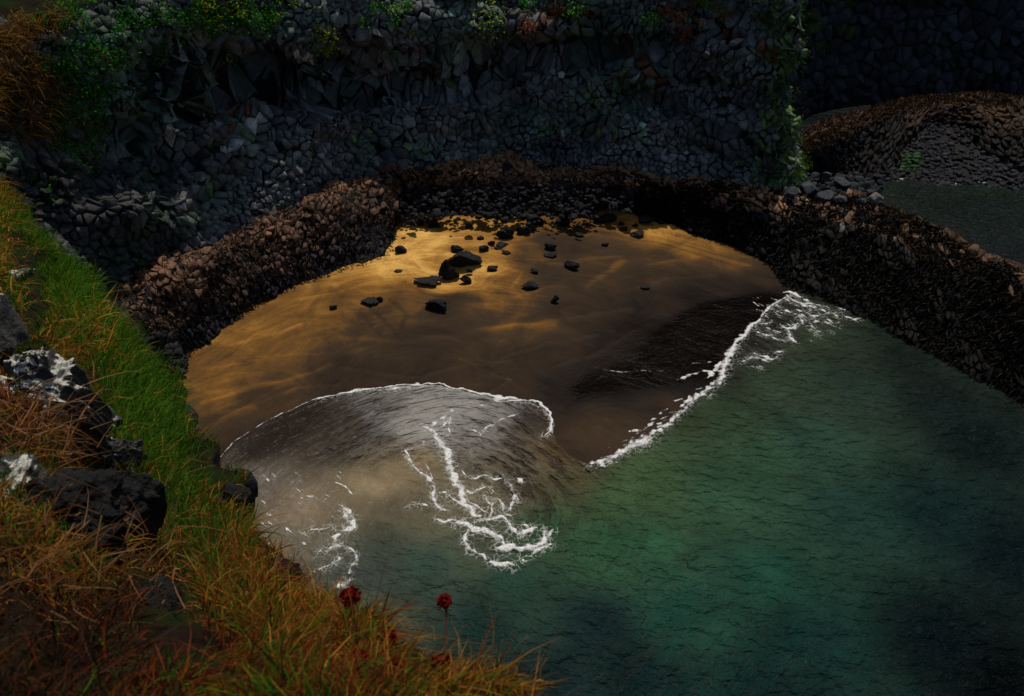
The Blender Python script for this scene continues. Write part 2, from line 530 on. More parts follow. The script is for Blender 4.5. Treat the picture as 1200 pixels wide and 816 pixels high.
WCOL = [(300, 560, (92, 82, 70)), (350, 600, (125, 108, 84)), (330, 640, (92, 86, 70)), (450, 500, (66, 62, 58)), (480, 540, (125, 108, 76)),  # outermost colours include the darkening towards the frame edge
        (440, 570, (130, 113, 82)), (400, 520, (62, 54, 46)), (330, 510, (40, 32, 27)), (300, 530, (40, 32, 27)), (370, 480, (40, 33, 28)),
        (440, 475, (50, 44, 40)), (560, 500, (80, 76, 70)), (620, 490, (52, 43, 36)), (560, 470, (60, 54, 48)),
        (600, 530, (85, 75, 60)), (650, 530, (92, 72, 44)), (560, 580, (112, 101, 76)), (620, 570, (80, 70, 52)), (680, 560, (75, 70, 44)),
        (500, 600, (98, 92, 70)), (450, 600, (92, 84, 66)), (560, 640, (70, 80, 60)), (450, 640, (56, 68, 56)), (420, 670, (55, 65, 58)),
        (500, 660, (42, 66, 56)), (600, 680, (30, 62, 50)), (560, 740, (22, 50, 46)), (640, 620, (45, 82, 52)), (720, 580, (60, 90, 55)),
        (760, 560, (60, 86, 52)), (850, 500, (50, 74, 50)), (900, 450, (50, 68, 48)), (950, 400, (50, 62, 42)), (950, 450, (46, 64, 46)), (1000, 410, (42, 56, 42)), (900, 540, (46, 78, 54)), (880, 400, (36, 34, 25)),
        (860, 440, (36, 38, 28)), (900, 375, (38, 36, 28)), (820, 490, (48, 60, 38)), (750, 640, (40, 86, 58)), (700, 640, (42, 84, 55)), (850, 580, (43, 78, 55)),
        (950, 520, (40, 68, 54)), (1000, 600, (28, 60, 52)), (1000, 450, (36, 56, 48)), (1050, 420, (22, 36, 32)), (1100, 470, (20, 36, 34)),
        (1150, 520, (16, 34, 35)), (1100, 600, (16, 46, 45)), (1180, 650, (10, 30, 34)), (900, 680, (24, 68, 54)), (800, 720, (22, 68, 55)),
        (700, 730, (16, 38, 41)), (950, 750, (12, 48, 44)), (1100, 750, (5, 22, 26)), (1180, 800, (2, 9, 12)), (620, 800, (10, 30, 36)),
        (750, 800, (9, 38, 38)), (900, 810, (8, 36, 34)), (1150, 240, (8, 22, 20)), (1100, 300, (12, 20, 22)), (1180, 320, (14, 22, 26)),
        (1100, 225, (12, 24, 20)), (1150, 225, (10, 30, 18))]

FOAM = [  # px polyline, width in metres, strength
    ([(250, 545), (275, 520), (310, 495), (350, 478), (372, 467)], .035, .8),
    ([(368, 468), (400, 462), (440, 456), (470, 453), (500, 451), (515, 452)], .09, 1.1),
    ([(440, 459), (470, 457), (500, 453)], .10, .7),
    ([(515, 452), (540, 457), (560, 462), (578, 466), (602, 468), (612, 471)], .085, 1.3),
    ([(575, 466), (590, 468), (606, 470)], .10, 1.2), ([(580, 470), (598, 472), (612, 472)], .035, 1.1),
    ([(610, 471), (622, 471), (632, 475), (640, 481), (646, 489), (648, 497), (647, 505), (643, 508), (638, 511)], .06, 1.6),
    ([(505, 463), (530, 463)], .03, .9),
    ([(497, 500), (505, 503), (511, 510), (516, 520), (522, 530), (526, 542), (529, 552), (533, 563), (540, 575), (544, 590)], .16, 1.0),
    ([(511, 512), (520, 522), (528, 535), (530, 548)], .13, .9), ([(534, 555), (539, 568), (543, 582)], .06, .9),
    ([(500, 500), (515, 492), (530, 482), (550, 476), (575, 474)], .11, .42), ([(520, 500), (528, 490), (527, 510)], .05, .8),
    ([(575, 497), (585, 493), (595, 489), (610, 484)], .035, .8), ([(552, 500), (560, 508), (563, 512)], .06, .7),
    ([(568, 505), (572, 500), (580, 498)], .06, .9), ([(530, 470), (545, 473), (560, 472)], .05, .5),
    ([(476, 528), (480, 540), (485, 546), (495, 554), (503, 563), (508, 572), (506, 583), (510, 591), (522, 598)], .07, .95),
    ([(498, 540), (504, 553), (508, 568)], .035, .8), ([(486, 510), (495, 520), (500, 530)], .05, .45),
    ([(520, 577), (528, 584), (540, 590), (550, 596), (556, 604), (562, 604)], .09, 1.1), ([(551, 589), (560, 595), (569, 600)], .05, 1.0),
    ([(512, 608), (525, 611), (535, 612)], .06, 1.1),
    ([(534, 614), (546, 613), (552, 620), (565, 623), (578, 626), (588, 633), (590, 638)], .17, 1.1),
    ([(580, 641), (595, 640), (610, 644), (625, 642), (634, 638), (638, 628), (637, 621)], .10, 1.1), ([(582, 642), (600, 642)], .16, 1.2),
    ([(548, 620), (544, 627), (546, 637), (550, 645), (555, 649)], .09, 1.05), ([(555, 650), (565, 652), (572, 657)], .05, 1.0),
    ([(576, 659), (585, 661), (593, 662), (600, 664)], .12, 1.2), ([(624, 649), (630, 645), (642, 639), (645, 638)], .09, 1.1),
    ([(642, 630), (646, 624), (650, 622)], .07, 1.1), ([(610, 655), (613, 656)], .10, 1.2),
    ([(558, 609), (575, 610), (590, 608), (596, 615)], .07, 1.1), ([(592, 608), (597, 618), (604, 625), (610, 629), (614, 626), (622, 620), (630, 617)], .09, 1.0),
    ([(610, 626), (616, 624)], .15, 1.2), ([(612, 616), (618, 618)], .06, 1.0),
    ([(597, 598), (601, 588), (603, 578), (599, 568), (592, 563)], .06, .85), ([(603, 578), (607, 590)], .05, .8),
    ([(567, 582), (573, 588), (577, 594), (576, 603), (571, 608)], .06, .95), ([(583, 584), (587, 592), (590, 602), (600, 605)], .06, .85),
    ([(546, 574), (552, 578), (560, 574), (567, 571)], .06, .9), ([(548, 559), (558, 560), (568, 557), (578, 562), (590, 559)], .05, .75),
    ([(575, 570), (578, 578)], .05, .8), ([(602, 560), (612, 566)], .05, .7), ([(540, 545), (543, 555), (547, 560)], .03, .8),
    ([(392, 565), (402, 571), (408, 576), (415, 582)], .04, 1.1),
    ([(399, 596), (410, 603), (416, 610), (414, 618), (404, 621), (396, 621)], .10, .9), ([(364, 620), (375, 621), (386, 618)], .07, .9),
    ([(404, 604), (412, 614)], .12, .8), ([(398, 626), (392, 630), (396, 637), (388, 642), (382, 647)], .12, .8),
    ([(396, 638), (408, 643), (417, 650), (418, 658), (411, 664), (408, 674), (411, 682)], .06, .75),
    ([(394, 651), (396, 656), (388, 663), (378, 666), (371, 670)], .07, .8), ([(380, 640), (374, 646), (370, 650)], .05, .7),
    ([(398, 687), (402, 689), (406, 688)], .10, 1.0), ([(353, 623), (360, 626)], .05, .7),
    ([(477, 595), (484, 590), (493, 591), (499, 594)], .07, .7),
    ([(694, 544), (715, 536), (735, 526), (760, 514), (775, 503)], .22, .85), ([(775, 503), (790, 492), (808, 475), (828, 457), (838, 447)], .15, .75),
    ([(738, 527), (755, 520), (765, 514)], .22, .9), ([(830, 444), (838, 432), (845, 425)], .10, .8),
    ([(845, 440), (852, 425), (856, 415), (862, 404)], .22, 1.05), ([(862, 402), (867, 398), (876, 388), (890, 376)], .15, 1.15),
    ([(888, 377), (893, 370), (900, 363), (910, 354), (919, 350)], .08, 1.1), ([(918, 344), (925, 343), (930, 347), (937, 349)], .13, 1.2),
    ([(925, 350), (935, 356), (948, 357), (952, 358)], .12, 1.0), ([(940, 351), (955, 358)], .08, .8), ([(921, 345), (924, 354)], .1, .7),
    ([(924, 366), (932, 369), (938, 374), (942, 381)], .07, .85), ([(915, 382), (922, 386), (926, 392), (924, 396), (931, 402)], .09, .95),
    ([(922, 386), (930, 383), (936, 380)], .12, .9), ([(893, 392), (903, 395), (912, 399), (925, 400)], .07, .75),
    ([(868, 425), (880, 418), (890, 420), (899, 424)], .09, .75), ([(880, 430), (893, 432)], .08, .7), ([(884, 414), (905, 422), (912, 418)], .10, .75),
    ([(905, 415), (918, 412)], .08, .7), ([(955, 362), (970, 368), (985, 367)], .06, .8), ([(990, 372), (1002, 376), (1010, 374)], .07, .9),
    ([(940, 364), (952, 372), (962, 370)], .06, .75), ([(965, 378), (978, 380)], .05, .7), ([(890, 382), (905, 378)], .05, .7),
    ([(690, 434), (702, 436), (715, 439), (728, 440), (742, 439), (760, 438), (778, 438)], .03, .75),
    ([(795, 448), (805, 443), (815, 440), (826, 436), (838, 436)], .06, .75), ([(808, 428), (825, 426), (840, 424)], .04, .6),
    ([(1050, 212), (1065, 209), (1080, 210), (1092, 208)], .10, .85), ([(1095, 211), (1110, 214), (1122, 216)], .08, .8), ([(1140, 213), (1160, 215), (1172, 218)], .06, .7),
]
FOAM_W = [([at_z(x, y, 0)[:2] for x, y in p], wd, st) for p, wd, st in FOAM]
_rs = np.random.RandomState(4)
for k in range(110):       # short flecks drifting in the left of the swash
    x = _rs.uniform(268, 400); y = _rs.uniform(552, 640)
    if y > 560 + (400 - x) * 1.2 + 40 or _rs.rand() < 0.1: continue
    L = _rs.uniform(2, 9)
    FOAM_W.append(([at_z(x, y, 0)[:2], at_z(x + L, y + L * _rs.uniform(.5, .9), 0)[:2]], _rs.uniform(.015, .04), .75))
for k in range(160):       # lace along the breaking line and under the ledge
    q = _rs.rand()
    if q < .5:
        x = _rs.uniform(700, 850); y = 544 - (x - 694) * .66 + _rs.normal(3, 6)
    else:
        x = _rs.uniform(880, 985); y = 345 + (x - 880) * .15 + abs(_rs.normal(0, 1)) * 26
        if y > 430 - (x - 880) * .45: continue
    L = _rs.uniform(3, 11); sg = -1 if q < .5 else 1
    FOAM_W.append(([at_z(x, y, 0)[:2], at_z(x + L, y + sg * L * _rs.uniform(.2, .7), 0)[:2]], _rs.uniform(.03, .07), .8))


def wave(X, Y, sd):
    f = sstep(0.3, 6, -sd)
    return f * (0.05 * fbm(X * 0.5, Y * 0.7, 60, 3) + 0.03 * np.sin((Y * .8 + X * .55) * 1.6 + 2 * fbm(X * .2, Y * .2, 62, 2)))


def sea_height(X, Y, sd):
    front = 0.035 * np.exp(-((sd + 0.12) / 0.12) ** 2)
    return np.where(sd > 0.0, -0.5 * np.clip(sd, 0, 1.2), 0.012 + front + wave(X, Y, sd))


def build_sea():
    xs = np.arange(-18, 32.01, 0.125); ys = np.arange(9, 56.01, 0.125)
    X, Y = np.meshgrid(xs, ys, indexing='ij')
    sd, s = shore_sd(X, Y)
    back = (X - 9) * .55 + (Y - 33) > 3.5           # the water behind the ledge is not part of the cove
    sdw = np.where(back, -6.0, sd)
    Z = sea_height(X, Y, sdw)
    pts = [at_z(a, b, 0)[:2] for a, b, c in WCOL]
    col = shepard(X, Y, pts, [(srgb(c) @ (np.eye(3) * .86 + .14 / 3) * .92 * (1 - .45 * float(sstep(930, 1200, a)) * (b > 330))) for a, b, c in WCOL], 3.2, 0.6)  # edge darkening towards the right is painted into the water colour
    pc = [(300, 560, .25), (400, 520, .3), (480, 520, .25), (600, 520, .35), (440, 480, .15), (520, 580, .3), (620, 580, .6), (680, 550, .7), (720, 580, 1.0), (560, 640, .7),
          (450, 650, .6), (350, 620, .2), (420, 600, .15), (500, 700, .9), (700, 700, 1), (900, 500, 1.15), (950, 400, 1.1), (1100, 500, .9), (1000, 700, .9), (1150, 300, 1.0), (800, 540, 1.1), (860, 450, 1.0)]
    chop = shepard(X, Y, [at_z(a, b, 0)[:2] for a, b, c in pc], [c for a, b, c in pc], 3, .6)
    rc = [(300, 540, .2), (350, 500, .25), (400, 500, .55), (430, 520, .8), (470, 490, 1), (500, 480, 1), (480, 505, 1), (520, 500, 1), (440, 500, 1), (560, 480, .9), (600, 500, .8), (640, 500, .25), (600, 540, .9), (660, 540, .7), (640, 570, .6),
          (460, 560, .08), (520, 560, .2), (400, 570, .06), (350, 580, .1), (560, 600, .15), (500, 640, .1), (700, 580, .15), (800, 560, 0), (900, 600, 0), (600, 700, 0), (400, 660, .15), (900, 450, .0), (1100, 300, 0), (900, 380, .2), (1100, 600, 0)]
    rip = np.maximum(0, shepard(X, Y, [at_z(a, b, 0)[:2] for a, b, c in rc], [c for a, b, c in rc], 3.4, .5) * 1.3 - .14)
    vc = [(450, 480, .45), (500, 480, .72), (540, 480, .7), (580, 490, .55), (480, 500, .72), (510, 495, .75), (440, 520, .35), (400, 500, .15), (330, 510, .08), (300, 570, .35), (350, 590, .3), (620, 500, .2), (560, 510, .5), (600, 540, .3),
          (480, 550, .12), (420, 560, .1), (540, 590, .25), (600, 590, .25), (400, 640, .35), (450, 620, .08), (560, 630, .05), (700, 580, 0), (660, 600, 0.02), (600, 680, 0), (900, 500, 0), (900, 400, .25), (950, 380, .2), (820, 470, .15), (750, 530, .12), (800, 560, 0), (1000, 420, 0), (500, 680, 0), (1000, 700, 0), (1100, 300, 0), (700, 520, .05)]
    veil = shepard(X, Y, [at_z(a, b, 0)[:2] for a, b, c in vc], [c for a, b, c in vc], 3, .4)
    lace = np.zeros_like(X)
    for poly, wd, st in FOAM_W:
        if wd < .045: continue
        poly = np.array(poly); pd = .9
        i0, i1 = np.searchsorted(xs, [poly[:, 0].min() - pd, poly[:, 0].max() + pd]); j0, j1 = np.searchsorted(ys, [poly[:, 1].min() - pd, poly[:, 1].max() + pd])
        if i1 <= i0 or j1 <= j0: continue
        d, _, _ = polydist(X[i0:i1, j0:j1], Y[i0:i1, j0:j1], poly)
        lace[i0:i1, j0:j1] = np.maximum(lace[i0:i1, j0:j1], st * np.clip(1 - d / (.16 + 1.7 * wd), 0, 1))
    veil = np.maximum(0, veil - .06)
    V = np.stack([X, Y, Z], -1).reshape(-1, 3)
    F = grid_faces(len(xs), len(ys))
    nx, ny = len(xs), len(ys)
    # far sheet round the detailed patch
    R = 900
    idx = lambda i, j: i * ny + j
    ext = []; Vx = []; base = len(V)
    ring = [idx(i, 0) for i in range(nx)] + [idx(nx - 1, j) for j in range(1, ny)] + [idx(i, ny - 1) for i in range(nx - 2, -1, -1)] + [idx(0, j) for j in range(ny - 2, 0, -1)]
    for k in ring:
        d = V[k, :2] - np.array([7, 32]); d = d / np.abs(d).max()
        Vx.append([7 + d[0] * R, 32 + d[1] * R, 0.0])
    m = len(ring)
    for k in range(m):
        ext.append([ring[k], base + k, base + (k + 1) % m, ring[(k + 1) % m]])
    V2 = np.vstack([V, np.array(Vx)])
    F2 = np.vstack([F, np.array(ext)])
    pad = lambda a: np.concatenate([a.reshape(nx * ny, -1), a.reshape(nx * ny, -1)[ring]])
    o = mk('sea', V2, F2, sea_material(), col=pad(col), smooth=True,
           attrs={'chop': pad(chop)[:, 0], 'ripple': pad(rip)[:, 0], 'veil': pad(veil)[:, 0], 'lace': pad(lace)[:, 0], 'sky_gloss': pad(np.where(back, .15, .06))[:, 0], 'flow': pad(flow_coords(X, Y))})
    tag(o, 'green sea water filling the cove, milky and sandy where it sweeps over the beach', 'sea', kind='structure')


def build_foam():
    g = 0.036
    xs = np.arange(-13, 27, g); ys = np.arange(14.5, 48, g)
    nx, ny = len(xs), len(ys)
    Fd = np.full((nx, ny), -1.0)
    for poly, wd, st in FOAM_W:
        poly = np.array(poly)
        pad = wd * 1.6 + .12
        i0 = max(0, int((poly[:, 0].min() - pad - xs[0]) / g)); i1 = min(nx, int((poly[:, 0].max() + pad - xs[0]) / g) + 2)
        j0 = max(0, int((poly[:, 1].min() - pad - ys[0]) / g)); j1 = min(ny, int((poly[:, 1].max() + pad - ys[0]) / g) + 2)
        if i1 <= i0 or j1 <= j0: continue
        X, Y = np.meshgrid(xs[i0:i1], ys[j0:j1], indexing='ij')
        # wobble the line a little
        wx = X + .10 * fbm(X * 2.2, Y * 2.2, 81, 3) * min(1, wd / .05); wy = Y + .14 * fbm(X * 2.2, Y * 2.2, 85, 3) * min(1, wd / .05)
        d, s, _ = polydist(wx, wy, poly)
        L = sum(np.hypot(*(b - a)) for a, b in zip(poly[:-1], poly[1:]))
        taper = 0.55 + 0.45 * np.clip(np.minimum(s, L - s) / (0.2 * L + .01), 0, 1)
        f = st * (1 - d / (wd * 1.15 * taper))
        Fd[i0:i1, j0:j1] = np.maximum(Fd[i0:i1, j0:j1], f)
    X, Y = np.meshgrid(xs, ys, indexing='ij')
    near = Fd > -0.9
    nz = np.zeros_like(Fd)
    nz[near] = 0.6 * fbm(X[near] * 4.5, Y[near] * 4.5, 91, 4, .65) + 0.75 * (np.abs(fbm(X[near] * 3.6, Y[near] * 3.6, 97, 3)) * 2.2 - .55)
    Fq = Fd - 0.28 + 0.75 * nz * np.clip(1.6 - Fd, 0.25, 1)
    Fq[~near] = -1
    inc = Fq > 0
    cell = (inc[:-1, :-1].astype(int) + inc[1:, :-1] + inc[:-1, 1:] + inc[1:, 1:]) >= 2
    sd, _ = shore_sd(X, Y) if False else (None, None)
    used = np.zeros((nx, ny), bool)
    ci, cj = np.nonzero(cell)
    for a, b in ((0, 0), (1, 0), (0, 1), (1, 1)): used[ci + a, cj + b] = True
    # pull outside corners back to the edge of the foam
    gx, gy = np.gradient(Fq, g)
    g2 = gx ** 2 + gy ** 2 + 1e-6
    out = used & (Fq < 0)
    mv = np.where(out, -Fq / g2, 0)
    DX = np.clip(mv * gx, -.6 * g, .6 * g); DY = np.clip(mv * gy, -.6 * g, .6 * g)
    id_ = -np.ones((nx, ny), int)
    ui, uj = np.nonzero(used)
    id_[ui, uj] = np.arange(len(ui))
    PX = X[ui, uj] + DX[ui, uj]; PY = Y[ui, uj] + DY[ui, uj]
    sdv, _ = shore_sd(PX, PY)
    back = (PX - 9) * .55 + (PY - 33) > 3.5
    sdb = np.where(back, -6.0, np.minimum(sdv, -0.001))
    zz = np.maximum(sea_height(PX, PY, sdb), np.where(back, -1, sand_height(PX, PY, sdv)))
    PZ = zz + 0.012 + 0.035 * np.clip(Fq[ui, uj], 0, 1)
    V = np.stack([PX, PY, PZ], -1)
    F = np.stack([id_[ci, cj], id_[ci + 1, cj], id_[ci + 1, cj + 1], id_[ci, cj + 1]], -1)
    o = mk('sea_foam', V, F, foam_material(), smooth=True, attrs={'thick': np.clip(Fq[ui, uj], 0, 2)})
    tag(o, 'white sea foam in curling threads along the edge of the swash', 'foam', kind='stuff')


# stones lying on the sand: px x, px y (foot centre), width px, height px, label
SR = 'dark stones scattered on the sand'
SAND_ROCKS = [
    (543, 309, 38, 20, 'largest black rock on the golden sand, broad wedge sloping down to the right'),
    (525, 323, 27, 22, 'black upright rock leaning on the left of the largest rock on the sand'),
    (536, 294, 13, 7, 'small black knob of rock at the peak of the rock pile on the sand'),
    (545, 331, 19, 10, 'pointed black stone just in front of the rock pile on the sand'),
    (501, 332, 27, 10, 'long low black stone to the left in front of the rock pile'),
    (550, 319, 8, 5, 'tiny black stone in the pale sand hollow below the largest rock'),
    (470, 296, 13, 9, 'small round black stone left alone on bright sand beside the left rock ledge'),
    (467, 319, 11, 4, 'flat black sliver of rock on bright sand left of the rock pile'),
    (512, 361, 25, 12, 'black oval boulder lying by itself on dark sand below the rock pile'),
    (563, 282, 8, 6, 'little black pebble highest of the handful right of the rock pile'),
    (567, 294, 11, 8, 'black roundish stone nearest to the peak of the rock pile, on its right'),
    (576, 287, 8, 6, 'small squarish black stone between the roundish stone and the flat pair'),
    (589, 288, 15, 6, 'flat wide black stone right of the small squarish stone'),
    (584, 292, 9, 4, 'thin black sliver just below the flat wide stone'),
    (593, 298, 11, 5, 'low dark stone lowest of the handful right of the rock pile'),
    (577, 317, 12, 6, 'jagged dark stone half sunk in streaked sand right of the rock pile'),
    (592, 278, 20, 14, 'large rounded dark boulder at the back edge of the bright sand'),
    (614, 274, 16, 9, 'dark boulder just right of the large rounded boulder at the back of the sand'),
    (506, 265, 19, 11, 'dark boulder at the back of the sand left of centre'),
    (492, 263, 11, 7, 'small dark boulder against the left side of the back boulder'),
    (628, 262, 18, 10, 'dark boulder at the foot of the rubble, left of the big triangular one'),
    (662, 263, 28, 16, 'big triangular black boulder at the foot of the rubble'),
    (684, 251, 15, 9, 'dark block touching the rubble right of the big triangular boulder'),
    (700, 261, 9, 9, 'narrow upright dark stone left of the wedge boulder at the back of the sand'),
    (713, 259, 19, 10, 'black wedge boulder on golden sand near the start of the right ledge'),
    (728, 264, 7, 4, 'small dark stone right of the black wedge boulder'),
    (757, 262, 17, 9, 'black humped boulder on the bright strip of sand under the right ledge'),
    (744, 266, 7, 5, 'small round dark stone left of the humped boulder'),
    (730, 270, 10, 5, 'flat dark stone in the sand below the black wedge boulder'),
    (747, 276, 16, 6, 'long dark stone in a sand furrow below the humped boulder'),
    (775, 262, 7, 4, 'tiny stone right of the humped boulder'),
    (679, 276, 11, 4, 'thin dark stone sunk in sand below the big triangular boulder'),
    (645, 291, 14, 7, 'humped dark stone, upper of a pair in the middle of the sand'),
    (645, 300, 15, 6, 'flat dark stone, lower of a pair in the middle of the sand'),
    (670, 314, 17, 8, 'slanting dark stone on brown sand right of the pair'),
    (626, 320, 9, 6, 'small dark stone with a pale patch of sand at its left'),
    (621, 336, 19, 7, 'long low dark stone above the spiky dark stone'),
    (651, 354, 14, 10, 'spiky dark stone standing alone low on the brown sand'),
    (709, 288, 8, 4, 'small dark stone in the middle of the right hand sand'),
    (756, 337, 11, 3, 'thin dark sliver low on the right hand sand'),
    (433, 354, 20, 4, 'long thin dark slab sunk in the sand on the left of the beach'),
    (445, 352, 8, 5, 'small dark stone at the right end of the thin slab'),
    (391, 362, 9, 5, 'little dark stone, furthest left on the beach'),
]


# ------------------------------------------------------------------ rocks
_ico = {}


def icosphere(sub):
    if sub in _ico: return _ico[sub]
    t = (1 + 5 ** .5) / 2
    V = np.array([(-1, t, 0), (1, t, 0), (-1, -t, 0), (1, -t, 0), (0, -1, t), (0, 1, t), (0, -1, -t), (0, 1, -t), (t, 0, -1), (t, 0, 1), (-t, 0, -1), (-t, 0, 1)], float)
    V /= np.linalg.norm(V[0])
    F = [(0, 11, 5), (0, 5, 1), (0, 1, 7), (0, 7, 10), (0, 10, 11), (1, 5, 9), (5, 11, 4), (11, 10, 2), (10, 7, 6), (7, 1, 8), (3, 9, 4), (3, 4, 2), (3, 2, 6), (3, 6, 8), (3, 8, 9), (4, 9, 5), (2, 4, 11), (6, 2, 10), (8, 6, 7), (9, 8, 1)]
    V = list(V)
    for _ in range(sub):
        c = {}; NF = []

        def mid(a, b):
            k = (min(a, b), max(a, b))
            if k not in c:
                m = V[a] + V[b]; V.append(m / np.linalg.norm(m)); c[k] = len(V) - 1
            return c[k]
        for a, b, d in F:
            x, y, z = mid(a, b), mid(b, d), mid(d, a)
            NF += [(a, x, z), (b, y, x), (d, z, y), (x, y, z)]
        F = NF
    _ico[sub] = (np.array(V), np.array(F))
    return _ico[sub]


def rock_shape(seed, sub=3, cuts=9, rough=0.06):
    r = np.random.RandomState(seed)
    V, F = icosphere(sub)
    V = V.copy()
    for k in range(cuts):
        n = r.normal(size=3); n /= np.linalg.norm(n)
        d = r.uniform(.45, .8)
        e = V @ n - d
        V = V - np.outer(np.maximum(e, 0), n)
    for sc, am in ((1.6, rough * 1.6), (4.0, rough), (9.0, rough * .5)):
        q = fbm(V[:, 0] * sc + seed, V[:, 1] * sc + V[:, 2] * sc * .7, seed + 3, 3)
        V = V * (1 + am * q)[:, None]
    V[:, 2] -= V[:, 2].min()
    V[:, :2] -= (V[:, :2].max(0) + V[:, :2].min(0)) / 2
    return V / (V.max(0) - V.min(0)), F


def rock_colors(V, base, seed, var=.35):
    n = fbm(V[:, 0] * 3 + seed, V[:, 1] * 3 + V[:, 2] * 2, seed, 3)
    return np.asarray(base)[None, :] * (1 + var * n)[:, None]


def build_sand_rocks():
    for k, (px, py, wpx, hpx, lab) in enumerate(SAND_ROCKS):
        p = at_sand(px, py)
        t = np.linalg.norm(p - C0)
        wd = wpx / 1000 * t
        hh = hpx / 1000 * t * (.95 if hpx / wpx > .45 else .7)
        dp = wd * (.6 if hpx / wpx > .45 else .8)
        V, F = rock_shape(100 + k, 4 if wpx > 17 else 3 if wpx > 10 else 2, 8, .15)
        if k == 0:
            V[:, 2] *= (1 - .75 * np.clip(V[:, 0] + .15, 0, 1))
        if k in (1, 3, 21, 37):
            sh = 1 - .75 * V[:, 2:3]
            V[:, :2] *= sh
        V = V * np.array([wd * (1.22 if k < 5 else 1.1), dp, hh * 1.3])
        V[:, 2] -= hh * .25
        o = mk('rock', V, F, M_WETROCK, rock_colors(V, (.014, .013, .014), k))
        o.location = p
        o.rotation_euler = (0, 0, 0 if k < 5 else rnd.uniform(-.25, .25))
        tag(o, lab, 'rock', SR)


# ------------------------------------------------------------------ walls of basalt column ends
class Surf:
    """a sheet G[i,j] with metre parameters along both ways"""
    def __init__(s, G):
        s.G = G
        du = np.linalg.norm(np.diff(G, axis=0), axis=2).mean(1); dv = np.linalg.norm(np.diff(G, axis=1), axis=2).mean(0)
        s.u = np.concatenate([[0], np.cumsum(du)]); s.v = np.concatenate([[0], np.cumsum(dv)])
        gu = np.gradient(G, axis=0); gv = np.gradient(G, axis=1)
        N = np.cross(gu, gv); N /= np.linalg.norm(N, axis=2, keepdims=True) + 1e-9
        s.N = N

    def normals(s):
        gu = np.gradient(s.G, axis=0); gv = np.gradient(s.G, axis=1)
        N = np.cross(gu, gv); s.N = N / (np.linalg.norm(N, axis=2, keepdims=True) + 1e-9)

    def at(s, U, V):
        U = np.asarray(U, float); V = np.asarray(V, float)
        i = np.clip(np.searchsorted(s.u, U) - 1, 0, len(s.u) - 2); j = np.clip(np.searchsorted(s.v, V) - 1, 0, len(s.v) - 2)
        fu = ((U - s.u[i]) / (s.u[i + 1] - s.u[i]))[..., None]; fv = ((V - s.v[j]) / (s.v[j + 1] - s.v[j]))[..., None]

        def q(A): return (A[i, j] * (1 - fu) + A[i + 1, j] * fu) * (1 - fv) + (A[i, j + 1] * (1 - fu) + A[i + 1, j + 1] * fu) * fv
        n = q(s.N)
        return q(s.G), n / (np.linalg.norm(n, axis=-1, keepdims=True) + 1e-9)


def voronoi_cells(u0, u1, v0, v1, a, seed, drop=.18, jit=.42, stretch=1.0):
    r = random.Random(seed)
    nu = int((u1 - u0) / a); nv = int((v1 - v0) / (a * stretch))
    P = {}
    for i in range(-1, nu + 2):
        for j in range(-1, nv + 2):
            if r.random() < drop * (.15 + 2.6 * float(vn(np.array([i * .15]), np.array([j * .19]), seed)[0]) ** 1.6): continue
            P[i, j] = (u0 + (i + .5 + (.5 if j % 2 else 0) + r.uniform(-jit, jit)) * a, v0 + (j + .5 + r.uniform(-jit, jit)) * a * stretch)
    cells = []
    for (i, j), (x, y) in P.items():
        if not (0 <= i < nu and 0 <= j < nv): continue
        q = 2.0 * a
        poly = [(x - q, y - q), (x + q, y - q), (x + q, y + q), (x - q, y + q)]
        nb = [P[i + di, j + dj] for di in (-3, -2, -1, 0, 1, 2, 3) for dj in (-3, -2, -1, 0, 1, 2, 3) if (di or dj) and (i + di, j + dj) in P]
        nb.sort(key=lambda p: (p[0] - x) ** 2 + (p[1] - y) ** 2)
        for (xx, yy) in nb[:16]:
            nx, ny = xx - x, yy - y
            d = (xx * xx + yy * yy - x * x - y * y) / 2
            out = []
            m = len(poly)
            vals = [p[0] * nx + p[1] * ny - d for p in poly]
            if max(vals) <= 0: continue
            for k in range(m):
                a0, a1 = vals[k], vals[(k + 1) % m]
                p0, p1 = poly[k], poly[(k + 1) % m]
                if a0 <= 0: out.append(p0)
                if (a0 < 0) != (a1 < 0) and a0 != a1:
                    t = a0 / (a0 - a1)
                    out.append((p0[0] + (p1[0] - p0[0]) * t, p0[1] + (p1[1] - p0[1]) * t))
            poly = out
            if len(poly) < 3: break
        if len(poly) >= 3: cells.append(((x, y), poly))
    return cells


